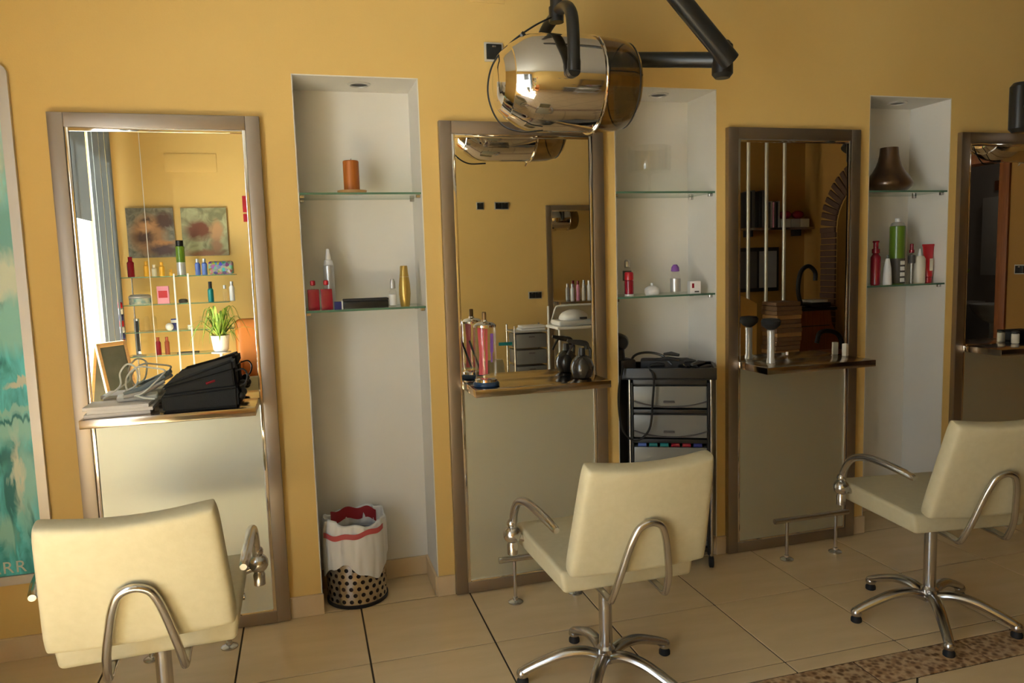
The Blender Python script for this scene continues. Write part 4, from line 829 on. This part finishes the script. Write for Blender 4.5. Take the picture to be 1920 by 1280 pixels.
t = thing('dark_board', 'dark framed notice board on the opposite wall, below the wall shelf', 'board', (4.72, YF, 1.22)); MB().box(-.30, .26, .001, .02, -.24, .24, .003).build('frame', black, t); MB().box(-.27, -.02, .021, .023, -.20, .20).build('sheet', greyd, t); MB().box(.01, .23, .021, .023, -.20, .20).build('sheet', silver, t)
t = thing('office_chair_arm', 'black armchair with a rounded arm before the reception desk', 'chair', (4.90, -3.28, 0))
MB().tube(smooth_path([(-.16, 0, .50), (-.12, 0, .60), (.0, 0, .61), (.10, 0, .56), (.15, 0, .44), (.16, 0, .30)], 5), .022, 10).build('armrest', black, t); MB().box(-.20, .16, -.10, .14, .36, .42, .02, 3).build('seat', dwood, t)
for sx in (-.17, .13):
    for sy in (-.07, .11): MB().tube([(sx, sy, 0), (sx, sy, .37)], .013, 8).build('leg', black, t)
t = thing('wood_stack', 'column of stacked split wood left of the reception desk, in the third mirror', 'wood stack', (4.49, -3.50, 0)); rnd = random.Random(2)
for k in range(21): MB().box(-.145 + rnd.uniform(-.01, .01), .145 + rnd.uniform(-.01, .01), -.12, .12 + rnd.uniform(-.01, .015), .001 + k * .0435, .042 + k * .0435, .006, 1).build('log', (wicker, wood)[k % 4 == 1], t)
t = thing('yellow_screen', 'curved yellow screen panel at the left edge of the third mirror', 'screen', (4.10, -3.50, 0))
def scr(u, v): a = R(200 + 110 * u); return Vector((.18 * math.cos(a) * 1.2, .18 * math.sin(a) + .1, v * (1.02 - .12 * u * u)))
m = MB(); m.grid(scr, 16, 4); o = m.build('panel', mat('yellow_lacquer', (.80, .46, .12, 1), .4), t); sm = o.modifiers.new('thickness', 'SOLIDIFY'); sm.thickness = .015
MB().lathe([(.16, 0), (.16, .012), (.05, .014)], (.0, .04, 0), 20).build('base', black, t)
for k, x in enumerate((4.375, 4.59, 4.805)):
    t = thing('chrome_pole', 'slim chrome pole from floor to ceiling, %s of three in the third mirror' % ('left', 'middle', 'right')[k], 'pole', (x, -3.9, 0), 0, 'chrome poles in the third mirror')
    MB().tube([(0, 0, .02), (0, 0, H - .001)], .019, 16).build('tube', mat('pale_pole', (.85, .82, .68, 1), .3, .35), t); MB().lathe([(.045, 0), (.045, .008), (.02, .022)], n=24).build('foot', satin, t)
# ------------------------------------------------------------------ bathroom seen in the rightmost mirror
t = thing('bath_cabinet', 'tall white cabinet panel on the bathroom wall, in the rightmost mirror', 'cabinet', (6.86, -3.17, 1.10)); MB().box(-.06, -.001, -.16, .10, 0, .80, .004).build('carcass', whitep, t)
t = thing('wash_basin', 'white wash basin below the bathroom cabinet', 'sink', (6.84, -2.95, .0)); MB().lathe([(.03, .62), (.14, .66), (.22, .76), (.24, .82), (.21, .82), (.16, .72), (0, .70)], (-.24, 0, 0), 28, cap=False).build('bowl', whitep, t); MB().tube([(-.22, 0, 0), (-.22, 0, .65)], .07, 16).build('pedestal', whitep, t)
MB().tube(smooth_path([(-.06, 0, .80), (-.06, 0, .92), (-.12, 0, .96), (-.16, 0, .92)], 4), .012, 8).build('tap', chrome, t)
t = thing('small_vase', 'dark vase of dried sprigs by the wash basin', 'vase', (6.55, -3.33, .83)); MB().lathe([(.02, 0), (.03, .02), (.018, .16), (.02, .18)], n=16).build('vase', black, t)
for k in range(9): a = k * .7; MB().tube([(0, 0, .16), (.03 * math.cos(a), .03 * math.sin(a), .26), (.08 * math.cos(a), .08 * math.sin(a), .34)], .004, 5).build('sprig', leafm, t)
MB().box(-.12, .20, -.12, .12, -.03, 0, .004).build('ledge', bath, t)
for k, (y, z) in enumerate(((-3.18, 2.02), (-2.97, 1.66), (-2.97, 1.22))): tag(MB().box(-.012, -.001, -.06, .06, -.12 if k else -.05, .12 if k else .05, .002).build('brown_wall_tile', dwood, None, (6.86, y, z)), 'brown decorative wall tile in the bathroom, %s' % ('above the cabinet', 'upper one right of the cabinet', 'lower one right of the cabinet')[k], 'wall tile', 'brown tiles in the bathroom')

t = thing('bathroom_fill_light', 'added round fill light on the bathroom ceiling', 'lamp', (6.35, -2.3, H)); MB().lathe([(.11, -.001), (.11, -.02), (.09, -.03)], n=28).build('housing', whitep, t)  # added light source, put in to brighten the dark bathroom
fillm = mat('fill_glow', (1, 1, 1, 1), .5); fillm.node_tree.nodes['Principled BSDF'].inputs['Emission Color'].default_value = (1, .9, .78, 1); fillm.node_tree.nodes['Principled BSDF'].inputs['Emission Strength'].default_value = 9
MB().lathe([(.085, -.0305), (.07, -.055), (0, -.07)], n=24).build('diffuser', fillm, t)
